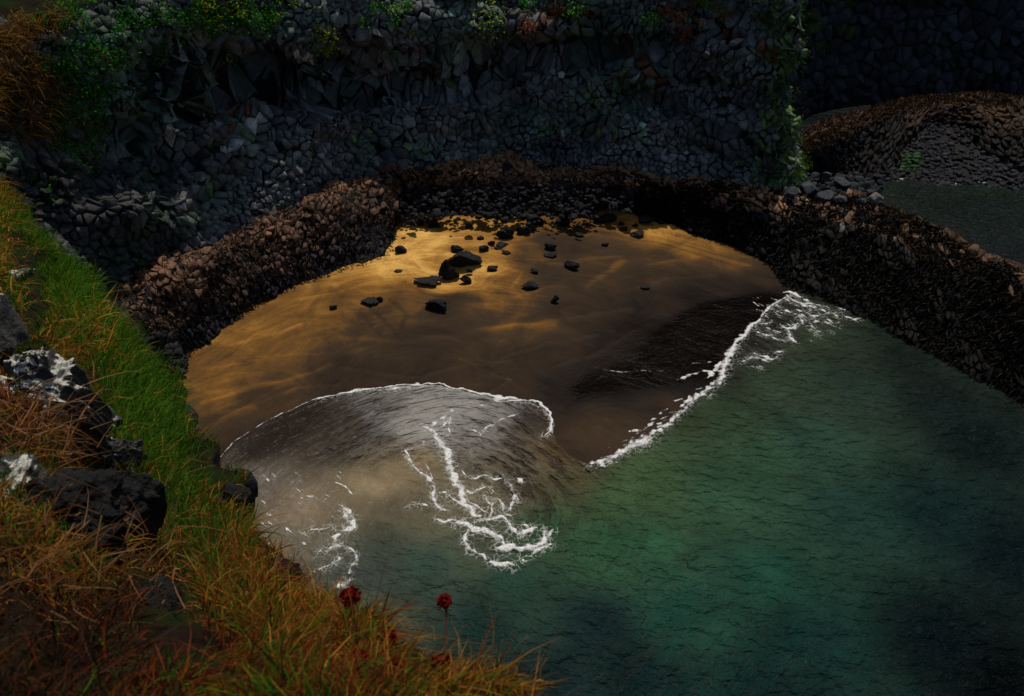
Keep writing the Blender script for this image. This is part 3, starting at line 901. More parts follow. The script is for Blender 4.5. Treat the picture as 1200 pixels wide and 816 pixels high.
def stone_geo(S, c, poly, r, proud, gap, sink=.35):
    P = np.array(poly); cx = P.mean(0)
    # drop needle edges
    e = np.hypot(*(np.roll(P, -1, 0) - P).T)
    P = P[e > .06 * e.sum() / max(3, len(P))] if (e > .06 * e.sum() / len(P)).sum() >= 3 else P
    n = len(P)
    rad = np.hypot(*(P - cx).T).mean()
    k0 = max(.5, 1 - gap / rad)
    ring = cx + (P - cx) * k0
    h = proud
    tilt = np.array([r.gauss(0, .34), r.gauss(0, .34) - .12])
    pos, nor = S.at(np.append(ring[:, 0], cx[0]), np.append(ring[:, 1], cx[1]))
    nc = nor[-1]
    g = [r.uniform(-.16, .12) for _ in range(n)]
    out_c = pos[-1] + nc * (h + r.uniform(-.08, .08) * rad)
    base = pos[:-1] - nor[:-1] * sink * .5
    fa = r.uniform(0, 6.28); fd = np.array([math.cos(fa), math.sin(fa)]); fo = r.uniform(-.45, .3)
    tl = (ring - cx) @ tilt + fo * np.abs((ring - cx) @ fd)
    shoulder = pos[:-1] + nc * (h - rad * .13 + tl + np.array(g) * rad * .4)[:, None]
    capring = pos[-1] + (pos[:-1] - pos[-1]) * (.90 + np.array(g)[:, None] * .5) + nc * (h + tl * .9 + np.array(g) * rad * .25)[:, None]
    V = np.vstack([base, shoulder, capring, out_c[None]])
    F = []
    for k in range(n):
        l = (k + 1) % n
        F += [(k, l, n + l), (k, n + l, n + k), (n + k, n + l, 2 * n + l), (n + k, 2 * n + l, 2 * n + k), (2 * n + k, 2 * n + l, 3 * n)]
    return V, np.array(F), pos[-1]


def stone_wall(parent, S, cells, mat, colf, proudf, gap, seed, nparts=300, sink=.35, name='stone'):
    r = random.Random(seed)
    items = []
    for c, poly in cells:
        V, F, p = stone_geo(S, c, poly, r, proudf(c, r), gap * r.uniform(.35, 1.3), sink)
        pr = proj(V)
        vis = (pr[:, 2].min() > 1) and (-10 < pr[:, 0].mean() < 1210) and (-10 < pr[:, 1].mean() < 826)
        x, y = pr[:, 0], pr[:, 1]
        size = (x.max() - x.min()) * (y.max() - y.min()) if vis else 0
        items.append((size, V, F, p, np.asarray(colf(p, r))))
    items.sort(key=lambda q: -q[0])
    for size, V, F, p, c in items[:nparts]:
        if size < 40: break
        o = mk(name, V - p, F, mat, np.tile(c, (len(V), 1)) * (1 + .15 * RS.rand(len(V), 1)), parent=parent)
        o.location = p - np.array(parent.location)
    rest = items[nparts:]
    if rest:
        off = 0; VV = []; FF = []; CC = []
        for size, V, F, p, c in rest:
            VV.append(V); FF.append(F + off); off += len(V); CC.append(np.tile(c, (len(V), 1)) * (1 + .15 * RS.rand(len(V), 1)))
        o = mk(name + 's', np.vstack(VV), np.vstack(FF), mat, np.vstack(CC), parent=parent)
        o.name = 'small_' + name + 's'
        o['kind'] = 'stuff'
    return items


def disp_surface(G, seed, amp, scale):
    S = Surf(G)
    U, V = np.meshgrid(S.u, S.v, indexing='ij')
    d = amp * fbm(U * scale, V * scale * 1.4, seed, 4)
    S.G = S.G + S.N * d[..., None]
    S.normals()
    return S


# tidal ledge: foot px (sand contact), crest px + z
LEDGE = [((120, 560), (60, 470, 3.0)), ((185, 465), (120, 395, 3.0)), ((205, 440), (150, 352, 3.0)), ((245, 398), (215, 312, 3.0)), ((300, 360), (285, 274, 3.0)),
         ((365, 329), (355, 242, 3.0)), ((425, 310), (425, 215, 3.0)), ((457, 298), (456, 207, 2.9)), ((462, 251), (490, 205, 2.7)),
         ((520, 251), (540, 202, 2.5)), ((600, 257), (600, 199, 2.4)), ((670, 254), (660, 202, 2.4)), ((720, 247), (720, 206, 2.5)),
         ((770, 257), (775, 214, 2.2)), ((840, 281), (840, 225, 2.1)), ((900, 309), (900, 233, 2.1)), ((922, 337), (955, 240, 2.2)),
         ((1000, 366), (1008, 248, 2.4)), ((1070, 402), (1070, 270, 2.5)), ((1140, 440), (1130, 306, 2.5)), ((1200, 470), (1200, 352, 2.4)),
         ((1300, 530), (1300, 430, 2.3)), ((1420, 620), (1400, 530, 1.2))]


def ledge_rows():
    foot = [at_sand(*a) for a, b in LEDGE]
    for k in range(16, len(LEDGE)): foot[k] = at_z(*LEDGE[k][0], 0.0)
    crest = [at_z(b[0], b[1], b[2]) for a, b in LEDGE]
    return np.array(foot), np.array(crest)


COVE = np.array([0., 27.])


def brown(amount, r):
    a = np.array([.17, .092, .048]) * r.uniform(.7, 1.25); b = np.array([.016, .015, .016]) * r.uniform(.5, 1.5)
    return b * (1 - amount) + a * amount


def build_ledge():
    foot, crest = ledge_rows()
    n = 170
    tn = np.gradient(.5 * foot + .5 * crest, axis=0)
    out = np.stack([-tn[:, 1], tn[:, 0], 0 * tn[:, 0]], 1)
    out /= np.linalg.norm(out, axis=1, keepdims=True) + 1e-9
    under = foot - out * .7 + np.array([0, 0, -.7])
    q1 = foot * .62 + crest * .38 + np.array([0, 0, .12]); q2 = foot * .25 + crest * .75 + np.array([0, 0, .32])
    top = crest + out * .8 + np.array([0, 0, .02])
    back = crest + out * 2.2 + np.array([0, 0, -1.2]); deep = crest + out * 3.0 + np.array([0, 0, -4.])
    rows = np.stack([under, foot, q1, q2, crest, top, back, deep], 1)
    G = catmull(rows, n)
    G = np.swapaxes(catmull(np.swapaxes(G, 0, 1), 46), 0, 1)
    S = Surf(G)
    UU, VV = np.meshgrid(S.u, np.linspace(0, 1, 46), indexing='ij')
    S.G = S.G + S.N * ((.28 * fbm(UU * .5, VV * 3, 21, 4) + (.40 * fbm(UU * .35, VV * 2.2, 23, 3)) * sstep(.2, .5, VV))[..., None])
    S.G[..., 2] += .22 * fbm(UU * .28, VV * 0, 25, 3) * sstep(.3, .57, VV)
    S.normals()
    root = mk('rock_ledge', S.G.reshape(-1, 3) - S.N.reshape(-1, 3) * .12, grid_faces(n, 46), M_WETROCK, np.full((n * 46, 3), .012), smooth=True)
    tag(root, 'dark basalt ledge crusted with brown weed, curving round the sand and out into the water', 'rock ledge', kind='structure')
    def colf(p, r):
        x, y, _ = proj(p)
        hgt = np.clip((p[2] - 1.3) / 1.6, 0, 1)
        q = float(fbm(np.array([p[0] * .7 + p[2]]), np.array([p[1] * .7]), 47, 3)[0])
        if x < 470:                       # left arm is crusted far down its slope
            a = .02 + .75 * np.clip((p[2] - 1.0) / 1.9, 0, 1) + .45 * q
            c = brown(np.clip(a + r.gauss(0, .07), 0, .9), r)
            return c * np.array([1, .97, 1.08])
        if x < 735:
            a = .95 * np.clip((p[2] - 1.85) / .5, 0, 1) + .3 * q
            return brown(np.clip(a + r.gauss(0, .1), 0, 1), r) * 1.25
        a = np.clip((p[2] - (1.65 if x < 930 else 2.0)) / .35, 0, 1)
        c = brown(np.clip(a * .8 + r.gauss(0, .1), 0, 1), r) * (1.6 if x < 930 else 1)  # middle crest lightened in colour to offset the cliff's shadow
        if p[2] < (1.6 if x < 930 else 1.95): c = c * .2  # shade of the inner face put into the colour of its stones
        if x > 1000: c = c * .6
        if p[2] > 2.0 and x > 930 and r.random() < .06: c = np.array([.22, .19, .17])
        return c
    cells = voronoi_cells(1, S.u[-1] - 1, S.v[-1] * .09, S.v[-1] * .82, .19, 33, .25, .5, 1.7)
    proud = lambda c, r: r.uniform(-.04, .09) + .34 * float(fbm(np.array([c[0] * .9]), np.array([c[1] * .9]), 44, 3)[0]) + (r.random() < .08) * .12
    stone_wall(root, S, cells, M_WETROCK, colf, proud, .018, 5)
    # weed matting the outer face, its black partly the face's painted shade
    U = RS.uniform(S.u[0], S.u[-1], 120000); Vp = RS.uniform(.08, .5, 120000) * S.v[-1]
    P, N = S.at(U, Vp)
    pr = proj(P)
    keep = (pr[:, 2] > 1) & (pr[:, 0] < 1260) & (RS.rand(len(P)) < np.where(pr[:, 0] < 470, .08, np.where(pr[:, 0] < 740, .03, 1.0)))
    P, N = P[keep], N[keep]; k = len(P)
    c = np.array([.0055, .005, .004]) * RS.uniform(.4, 1.6, (k, 1))
    ol = RS.rand(k) < .02
    c[ol] = np.array([.025, .02, .006])
    o = blades('black_seaweed', P + N * .08, N * .5 + np.array([0, 0, -.7]) + RS.normal(size=(k, 3)) * .35, RS.uniform(.15, .4, k), RS.uniform(.03, .07, k), c, .5, M_WEED, seed=6)
    tag(o, 'nearly black seaweed hanging on the steep inner face of the ledge', 'seaweed', kind='stuff')
    # brown weed hanging on the crest
    U = RS.uniform(S.u[0], S.u[-1], 44000); Vp = RS.uniform(.22, .66, 44000) * S.v[-1]
    P, N = S.at(U, Vp)
    pr = proj(P)
    keep = (pr[:, 2] > 1) & (pr[:, 0] > 100) & (pr[:, 0] < 1260)
    pw = np.where(pr[:, 0] < 470, .8, np.where(pr[:, 0] < 740, .18, 1.0)) * np.clip((P[:, 2] - np.where(pr[:, 0] < 470, 1.3, np.where(pr[:, 0] < 700, 1.9, np.where(pr[:, 0] < 930, 1.65, 1.95)))) / .3, 0.02, 1)
    pw = pw * sstep(-.15, .2, fbm(P[:, 0] * .8, P[:, 1] * .8 + P[:, 2], 49, 3))
    keep &= RS.rand(len(P)) < pw
    P, N = P[keep], N[keep]
    k = len(P)
    down = N * .75 + np.array([0, 0, -.35]) + RS.normal(size=(k, 3)) * .45
    xk = pr[keep][:, 0] if len(pr) != k else pr[:, 0]
    c = np.array([.17, .090, .036]) * RS.uniform(.35, 1.5, (k, 1)) * np.where((xk > 480) & (xk < 920), 2.4, 1.1)[:, None]  # weed on the middle crest brightened, making up for the cliff's shadow
    c[xk > 1000] *= .5  # right arm's weed darkened in colour where the sun lights it
    c[xk < 470] *= np.array([.85, .95, 1.25])
    dark = RS.rand(k) < .3
    c[dark] = np.array([.035, .028, .012])
    o = blades('seaweed', P + N * .06, down, RS.uniform(.12, .34, k) * np.where(xk < 470, .6, 1), RS.uniform(.025, .06, k) * np.where(xk < 470, .55, .85), c, .5, M_WEED)
    tag(o, 'brown seaweed and dead crust fringing the top of the curved ledge', 'seaweed', kind='stuff')
    return S


def blades(name, P, D, L, W, C, bend, mat, down=(0, 0, -1), seed=1):
    """grass-like blades: root P, direction D, length, width, colour; tip droops"""
    r = np.random.RandomState(seed)
    k = len(P)
    D = D / (np.linalg.norm(D, axis=1, keepdims=True) + 1e-9)
    side = np.cross(D, r.normal(size=(k, 3))); side /= np.linalg.norm(side, axis=1, keepdims=True) + 1e-9
    bd = r.normal(size=(k, 3)) * .5 + np.array(down) * .8
    L = L[:, None]; W = W[:, None]
    be = (bend * r.uniform(.3, 1.3, k))[:, None]
    p1 = P + D * L * .4 + bd * L * .10 * be
    p2 = P + D * L * .75 + bd * L * .36 * be
    p3 = P + D * L * .97 + bd * L * .75 * be
    V = np.stack([P - side * W * .5, P + side * W * .5, p1 - side * W * .45, p1 + side * W * .45, p2 - side * W * .3, p2 + side * W * .3, p3], 1).reshape(-1, 3)
    b = np.arange(k)[:, None] * 7
    F = np.concatenate([b + np.array([0, 1, 3]), b + np.array([0, 3, 2]), b + np.array([2, 3, 5]), b + np.array([2, 5, 4]), b + np.array([4, 5, 6])], 0)
    sh = np.array([.45, .45, .8, .8, 1.05, 1.05, 1.15])
    col = (C[:, None, :] * (np.ones((1, 7, 1)))).reshape(-1, 3)
    return mk(name, V, F, mat, col)


# ------------------------------------------------------------------ main cliff
def green_moss(p, r, x, y):
    return None


CLIFF_SURF = None


def cliff_profile(foot, lean, prof):
    return np.stack([foot + np.concatenate([lean * o, np.zeros((len(foot), 1))], 1) + np.array([0, 0, h]) for h, o in prof], 1)


def build_cliff():
    global CLIFF_SURF
    foot, crest = ledge_rows()
    st = []
    # left end, hidden behind the headland
    st.append(((-20.5, 14.0, 6.0), (-1, -.1))); st.append(((-17.0, 20.0, 4.0), (-1, 0)))
    for k in range(1, 16):
        c = crest[k]; o = c[:2] - COVE; o = o / np.linalg.norm(o)
        p = c[:2] + o * .8
        lean = o.copy()
        if k >= 13: lean = lean * (1 - (k - 12) * .3) + np.array([-.45, .75]) * (k - 12) * .3
        if k <= 2: lean = np.array([-.95, .1])
        st.append(((p[0], p[1], c[2] - .35), tuple(lean / np.linalg.norm(lean))))
    st += [((14.3, 39.3, 2.5), (-.62, .62)), ((14.9, 41.2, 2.0), (-.7, .5)), ((14.5, 44.5, 1.5), (-.8, .4)), ((15.5, 50, 1.5), (-.6, .6)), ((18.0, 55, 1.5), (-.3, .9))]
    ft = np.array([s[0] for s in st], float); ln = np.array([s[1] for s in st], float)
    prof = [(-1.0, -.35), (0, 0), (1.4, .55), (2.8, 1.2), (4.2, 1.75), (5.4, 1.85), (6.4, 1.55), (7.3, 1.75), (8.6, 2.05), (9.8, 2.5)]
    rows = cliff_profile(ft, ln, prof)
    nu, nv = 260, 60
    G = catmull(rows, nu)
    G = np.swapaxes(catmull(np.swapaxes(G, 0, 1), nv), 0, 1)
    S = Surf(G)
    U, V = np.meshgrid(S.u, S.v, indexing='ij')
    d = 1.7 * fbm(U * .17, V * .26, 51, 4) + 1.0 * fbm(U * .5, V * .75, 57, 4)
    saw = (V * .42 + .75 * fbm(U * .14, V * .1, 53, 3)) % 1
    d = d + (.75 * np.where(saw < .82, saw / .82, (1 - saw) / .18) - .4) * sstep(2.2, 4.5, V) * (.4 + .6 * vn(U * .2, V * .3, 59))
    d = np.where(d > 0, d * sstep(1.4, 4.0, V) * (.25 + .75 * sstep(9, 20, U)) * (1 - .8 * sstep(8.2, 9.6, V)), d)
    S.G = S.G + S.N * d[..., None]
    S.normals()
    # recesses and ledges read from the photograph
    pg = proj(S.G)
    for (px, py, rx, ry, dep) in [(300, 95, 90, 32, 1.5), (230, 75, 50, 25, 1.0), (540, 85, 70, 28, 1.0), (690, 58, 70, 14, .9), (770, 120, 45, 14, .6), (860, 40, 60, 10, .6), (160, 180, 50, 40, .6), (420, 90, 50, 35, .8),
                                  (640, 30, 90, 10, -.5), (850, 55, 60, 9, -.4), (420, 40, 60, 16, -.5), (800, 110, 60, 9, -.4)]:
        wgt = np.exp(-((pg[..., 0] - px) / rx) ** 2 - ((pg[..., 1] - py) / ry) ** 2)
        S.G = S.G - S.N * (dep * (1.7 if dep > 0 else 1.2) * wgt)[..., None]
    S.normals()
    CLIFF_SURF = S
    root = mk('cliff', S.G.reshape(-1, 3) - S.N.reshape(-1, 3) * .15, grid_faces(nu, nv), M_BASALT, np.full((nu * nv, 3), .012), smooth=True)
    tag(root, 'tall dark cliff of broken basalt column ends above the cove', 'cliff', kind='structure')
    rust = [(645, 18), (680, 15), (755, 70), (785, 15), (805, 45), (860, 45), (900, 60), (815, 25), (770, 90), (275, 125), (297, 125), (318, 120), (270, 152)]
    white = [(200, 157), (353, 68), (364, 66), (165, 190), (270, 174), (318, 70), (440, 78), (302, 145), (390, 87), (230, 22)]
    def colf(p, r):
        x, y, _ = proj(p)
        g = r.uniform(.55, 1.3) * (1 + .7 * float(fbm(np.array([p[0] * .5 + p[1] * .3]), np.array([p[2] * .7]), 73, 3)[0]))
        c = np.array([.118, .120, .118]) * g
        q = float(fbm(np.array([p[0] * .3 + p[1] * .2]), np.array([p[2] * .5]), 71, 3)[0])
        if q > .12: c = c * np.array([.9, 1.15, .95])
        mo = math.exp(-((x - 922) / 26) ** 2) * (.9 if y < 215 else .3)
        mo += .35 * max(0, q) * (y > 60)
        if r.random() < mo: c = c * .5 + np.array([.045, .095, .012]) * r.uniform(.5, 1.3)
        for a, b in rust:
            if abs(x - a) < 12 and abs(y - b) < 7 and r.random() < .45: c = np.array([.12, .055, .028]) * r.uniform(.6, 1.2)
        for a, b in white:
            if abs(x - a) < 7 and abs(y - b) < 7 and r.random() < .8: c = np.array([.40, .38, .34])
        if r.random() < .012: c = c * 2.2
        if x < 210 and y > 190: c = c * .4  # sunlit stones at the left darkened in colour, standing in for shade
        if y < 34 and x < 330: c = c * .6  # sunlit stones of the upper rim dimmed in their colour, as shade
        return c
    cells = voronoi_cells(1, S.u[-1] - 1, .4, S.v[-1] - .2, .25, 77, .32, .5, 1.1)
    def proud(c, r):
        q = float(fbm(np.array([c[0] * .6]), np.array([c[1] * .8]), 83, 3)[0])
        return .12 + .30 * q + r.uniform(-.07, .10) + (r.random() < .07) * .15 - (r.random() < .07) * .2
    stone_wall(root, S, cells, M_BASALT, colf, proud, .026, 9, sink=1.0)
    # grass land above the cliff
    top = S.G[:, -1]; lnn = catmull(ln, nu)
    rows = [top - np.array([0, 0, .25])]
    for h, o in ((.2, 1.2), (1.0, 5), (1.8, 12), (3.0, 40), (3.0, 160)):
        rows.append(top + np.concatenate([lnn * o, np.zeros((nu, 1))], 1) + np.array([0, 0, h]))
    T = np.swapaxes(catmull(np.array(rows), 26), 0, 1)
    T[:, 1:, 2] += .5 * fbm(T[:, 1:, 0] * .3, T[:, 1:, 1] * .3, 15, 3)
    o = mk('grassland', T.reshape(-1, 3), grid_faces(nu, 26), M_SOIL, smooth=True)
    tag(o, 'rough grassy land running back from the top of the cliff', 'land', kind='structure')


def far_parts():
    # cliff of the next cove
    ft = np.array([(14.0, 46, 1.2), (16.5, 51.5, 1.2), (20.5, 55.5, 1.4), (26.5, 57.2, 1.5), (34, 57.5, 1.5), (44, 56, 1.2), (54, 50, 1.), (60, 40, .5)])
    ln = np.array([(-.9, .4), (-.7, .7), (-.3, .95), (0, 1), (.05, 1), (.2, 1), (.7, .7), (1, .3)])
    prof = [(-1, -.3), (0, 0), (2.5, .5), (5, .9), (8, 1.0), (13, 1.2), (17, 2.2)]
    G = catmull(cliff_profile(ft, ln, prof), 120)
    G = np.swapaxes(catmull(np.swapaxes(G, 0, 1), 36), 0, 1)
    S = disp_surface(G, 151, .8, .2)
    root = mk('far_cliff', S.G.reshape(-1, 3) - S.N.reshape(-1, 3) * .1, grid_faces(120, 36), M_BASALT, np.full((120 * 36, 3), .012), smooth=True)
    tag(root, 'very dark cliff behind the boulder beach at the right', 'cliff', kind='structure')
    cells = voronoi_cells(1, S.u[-1] - 12, .3, S.v[-1] - .2, .55, 177, .2, .42, 1.5)
    def colf(p, r):
        x, y, _ = proj(p)
        c = np.array([.024, .026, .031]) * r.uniform(.5, 1.5)
        if y < 60 and x < 1010 and r.random() < .35: c = np.array([.03, .045, .012]) * r.uniform(.5, 1.2)
        return c
    stone_wall(root, S, cells, M_BASALT, colf, lambda c, r: r.uniform(0, .3), .05, 19, nparts=120, sink=.6)
    T = [S.G[:, -1] - np.array([0, 0, .2])]
    lnn = catmull(ln, 120)
    for h, o in ((.5, 2), (2, 12), (3, 120)):
        T.append(S.G[:, -1] + np.concatenate([lnn * o, np.zeros((120, 1))], 1) + np.array([0, 0, h]))
    T = np.swapaxes(np.array(T), 0, 1)
    o = mk('grassland', T.reshape(-1, 3), grid_faces(120, 4), M_SOIL, smooth=True)
    tag(o, 'grassy land above the far dark cliff', 'land', kind='structure')
    # weed covered ledge of the next cove
    rows = [((940, 232, 0.), (925, 180, 3.2)), ((962, 222, .0), (945, 168, 3.1)), ((990, 222, .0), (985, 150, 2.9)), ((1025, 212, .1), (1035, 133, 2.5)), ((1062, 180, .7), (1080, 122, 2.2)),
            ((1092, 148, 1.2), (1112, 118, 2.2)), ((1130, 150, 1.3), (1150, 120, 2.3)), ((1165, 172, 1.1), (1185, 124, 2.4)), ((1205, 190, .8), (1230, 132, 2.6)), ((1300, 240, .2), (1330, 180, 2.6))]
    foot = np.array([at_z(*a) for a, b in rows]); crest = np.array([at_z(*b) for a, b in rows])
    out = crest - foot; out[:, 2] = 0; out /= np.linalg.norm(out, axis=1, keepdims=True)
    R = np.stack([foot - out * .5 - np.array([0, 0, .6]), foot, foot * .5 + crest * .5 + np.array([0, 0, .25]), crest, crest + out * 1.2, crest + out * 3 - np.array([0, 0, 1.5])], 1)
    G = catmull(R, 90); G = np.swapaxes(catmull(np.swapaxes(G, 0, 1), 26), 0, 1)
    S = disp_surface(G, 251, .25, .5)
    root = mk('weedy_ledge', S.G.reshape(-1, 3) - S.N.reshape(-1, 3) * .1, grid_faces(90, 26), M_WETROCK, np.full((90 * 26, 3), .012), smooth=True)
    tag(root, 'brown topped rock shelf below the far cliff at the right', 'rock ledge', kind='structure')
    def colf2(p, r):
        a = np.clip((p[2] - 2.2) / .6, 0, 1) if proj(p)[0] < 1060 else np.clip((p[2] - 1.4) / .7, 0, 1) * .8
        return brown(float(np.clip(a + r.gauss(0, .1), 0, 1)), r) * .3  # shelf darkened in colour, in place of the far cliff's shadow
    cells = voronoi_cells(.5, S.u[-1] - .5, .3, S.v[-1] * .75, .27, 377, .2, .5, 1.4)
    stone_wall(root, S, cells, M_WETROCK, colf2, lambda c, r: r.uniform(0, .1), .02, 29, nparts=150)
    U = RS.uniform(0, S.u[-1], 7000); Vp = RS.uniform(.50, .72, 7000) * S.v[-1]
    P, N = S.at(U, Vp)
    c = np.array([.055, .028, .012]) * RS.uniform(.4, 1.4, (len(P), 1))
    o = blades('seaweed', P + N * .05, N * .4 + np.array([0, 0, .5]) + RS.normal(size=P.shape) * .4, RS.uniform(.15, .4, len(P)), RS.uniform(.03, .06, len(P)), c, .6, M_WEED)
    tag(o, 'brown weed along the crest of the far rock shelf', 'seaweed', kind='stuff')
    # boulder beach
    px = np.array([at_z(x, y, z) for x, y, z in [(1010, 216, 0), (1060, 211, 0), (1120, 214, 0), (1180, 218, 0), (1260, 225, 0), (1360, 240, 0)]])
    tp = np.array([at_z(x, y, z) for x, y, z in [(1030, 196, .5), (1070, 165, 1.0), (1110, 136, 1.4), (1160, 150, 1.3), (1240, 180, 1.0), (1360, 220, .6)]])
    d = tp - px; d[:, 2] = 0; d /= np.linalg.norm(d, axis=1, keepdims=True)
    R = np.stack([px - d * 2.5 - np.array([0, 0, .7]), px, (px + tp) / 2, tp, tp + d * 1.5 + np.array([0, 0, .2])], 1)
    G = catmull(R, 70); G = np.swapaxes(catmull(np.swapaxes(G, 0, 1), 24), 0, 1)
    S = disp_surface(G, 351, .12, .6)
    root = mk('boulder_beach', S.G.reshape(-1, 3), grid_faces(70, 24), M_BASALT, np.full((70 * 24, 3), .006), smooth=True)
    tag(root, 'steep beach of grey boulders in the next cove at the right', 'beach', kind='structure')
    V0 = []; F0 = []; C0_ = []; off = 0
    shp = [rock_shape(900 + k, 1, 5, .05) for k in range(8)]
    for k in range(2300):
        u = rnd.uniform(0, S.u[-1]); v = rnd.uniform(.2, 1) * S.v[-1]
        P, N = S.at([u], [v]); P = P[0]
        V, F = shp[k % 8]
        s = rnd.uniform(.14, .40) * (1.25 if rnd.random() < .1 else 1)
        a = rnd.uniform(0, 6.28); ca, sa = math.cos(a), math.sin(a)
        Q = (V - np.array([0, 0, .35])) * np.array([s, s * rnd.uniform(.6, 1), s * rnd.uniform(.55, .8)])
        Q = np.stack([Q[:, 0] * ca - Q[:, 1] * sa, Q[:, 0] * sa + Q[:, 1] * ca, Q[:, 2]], 1) + P
        V0.append(Q); F0.append(F + off); off += len(Q)
        x, y, _ = proj(P)
        c = np.array([.019, .020, .025]) * rnd.uniform(.4, 1.5)
        if math.hypot((x - 1062) / 22, (y - 190) / 12) < 1: c = np.array([.02, .05, .015]) * rnd.uniform(.5, 1.4)
        C0_.append(np.tile(c, (len(Q), 1)))
    o = mk('cobbles', np.vstack(V0), np.vstack(F0), M_BASALT, np.vstack(C0_), parent=root)
    o['kind'] = 'stuff'


def build_corner_boulders():
    L = [(968, 208, 13, 'grey block under the mossy end of the cliff'), (986, 217, 18, 'largest grey block at the end of the cliff, tilted slab'),
         (948, 222, 17, 'grey angular boulder at the foot of the mossy cliff corner'), (966, 232, 16, 'grey boulder just above the brown crest of the ledge'),
         (1003, 224, 13, 'dark boulder beside the back water, right of the tilted slab'), (1026, 233, 13, 'flat pale boulder at the water side end of the ledge crest'),
         (985, 236, 12, 'low grey stone on the ledge between crest and tilted slab'), (1010, 238, 12, 'small grey stone on the crest above the back water'),
         (928, 226, 14, 'grey boulder leftmost of the pile at the cliff corner'), (1000, 212, 9, 'small green stained boulder at the edge of the back water')]
    for k, (px, py, wpx, lab) in enumerate(L):
        z = 2.7 if py > 228 or px < 960 else (2.2 if px < 990 else 1.2)
        if k == 9: z = .6
        p = at_z(px, py, z)
        t = np.linalg.norm(p - C0); wd = wpx / 1000 * t
        V, F = rock_shape(500 + k, 3, 11, .04)
        V = V * np.array([wd * 1.2, wd * 1.0, wd * .85]); V[:, 2] -= wd * .35
        base = (.045, .048, .054) if k not in (4, 9) else (.03, .035, .03)
        if k == 9: base = (.02, .06, .015)
        if k == 5: base = (.13, .12, .11)
        o = mk('boulder', V, F, M_BASALT, rock_colors(V, base, k))
        o.location = p; o.rotation_euler = (rnd.uniform(-.2, .2), rnd.uniform(-.2, .2), rnd.uniform(0, 6))
        tag(o, lab, 'boulder', 'boulders at the corner of the cliff')
    # rubble between sand and cliff foot, and among the corner boulders
    V0 = []; F0 = []; CC = []; off = 0
    shp = [rock_shape(700 + k, 2, 11, .025) for k in range(8)]
    for k in range(260):
        x = rnd.uniform(915, 1035); y = rnd.uniform(203, 240) + (x - 915) * .03
        zt = 2.1 - max(0, x - 985) * .02 - (.3 if y < 215 else 0)
        p = at_z(x, y, zt - .1); s = rnd.uniform(.2, .5)
        V, F = rock_shape(700 + k % 8, 2, 11, .025)
        V0.append((V - np.array([0, 0, .5])) * s * np.array([1, .8, .9]) + p); F0.append(F + off); off += len(V)
        CC.append(np.tile(np.array([.028, .030, .034]) * rnd.uniform(.4, 1.4), (len(V), 1)))
    for k in range(520):
        x = rnd.uniform(452, 745); y = rnd.uniform(222, 256) if rnd.random() < .75 else rnd.uniform(250, 266)
        if x > 700 and y > 250: continue
        if y > 256 and rnd.random() < .6: continue
        f = np.clip((258 - y) / 52, 0, 1)
        p = at_z(x, y, 1.15 + 1.3 * f)
        s = rnd.uniform(.12, .30) * (2.0 if rnd.random() < .10 else 1)
        V, F = shp[k % 8]
        a = rnd.uniform(0, 6.28); ca, sa = math.cos(a), math.sin(a)
        Q = (V - np.array([0, 0, .35])) * np.array([s, s * rnd.uniform(.7, 1), s * rnd.uniform(.6, .9)])
        Q = np.stack([Q[:, 0] * ca - Q[:, 1] * sa, Q[:, 0] * sa + Q[:, 1] * ca, Q[:, 2]], 1) + p
        V0.append(Q); F0.append(F + off); off += len(Q)
        CC.append(np.tile(np.array([.012, .0125, .014]) * rnd.uniform(.5, 1.7), (len(Q), 1)))
    o = mk('rubble', np.vstack(V0), np.vstack(F0), M_WETROCK, np.vstack(CC))
    tag(o, 'heap of broken dark stones between the sand and the cliff foot', 'rubble', kind='stuff')


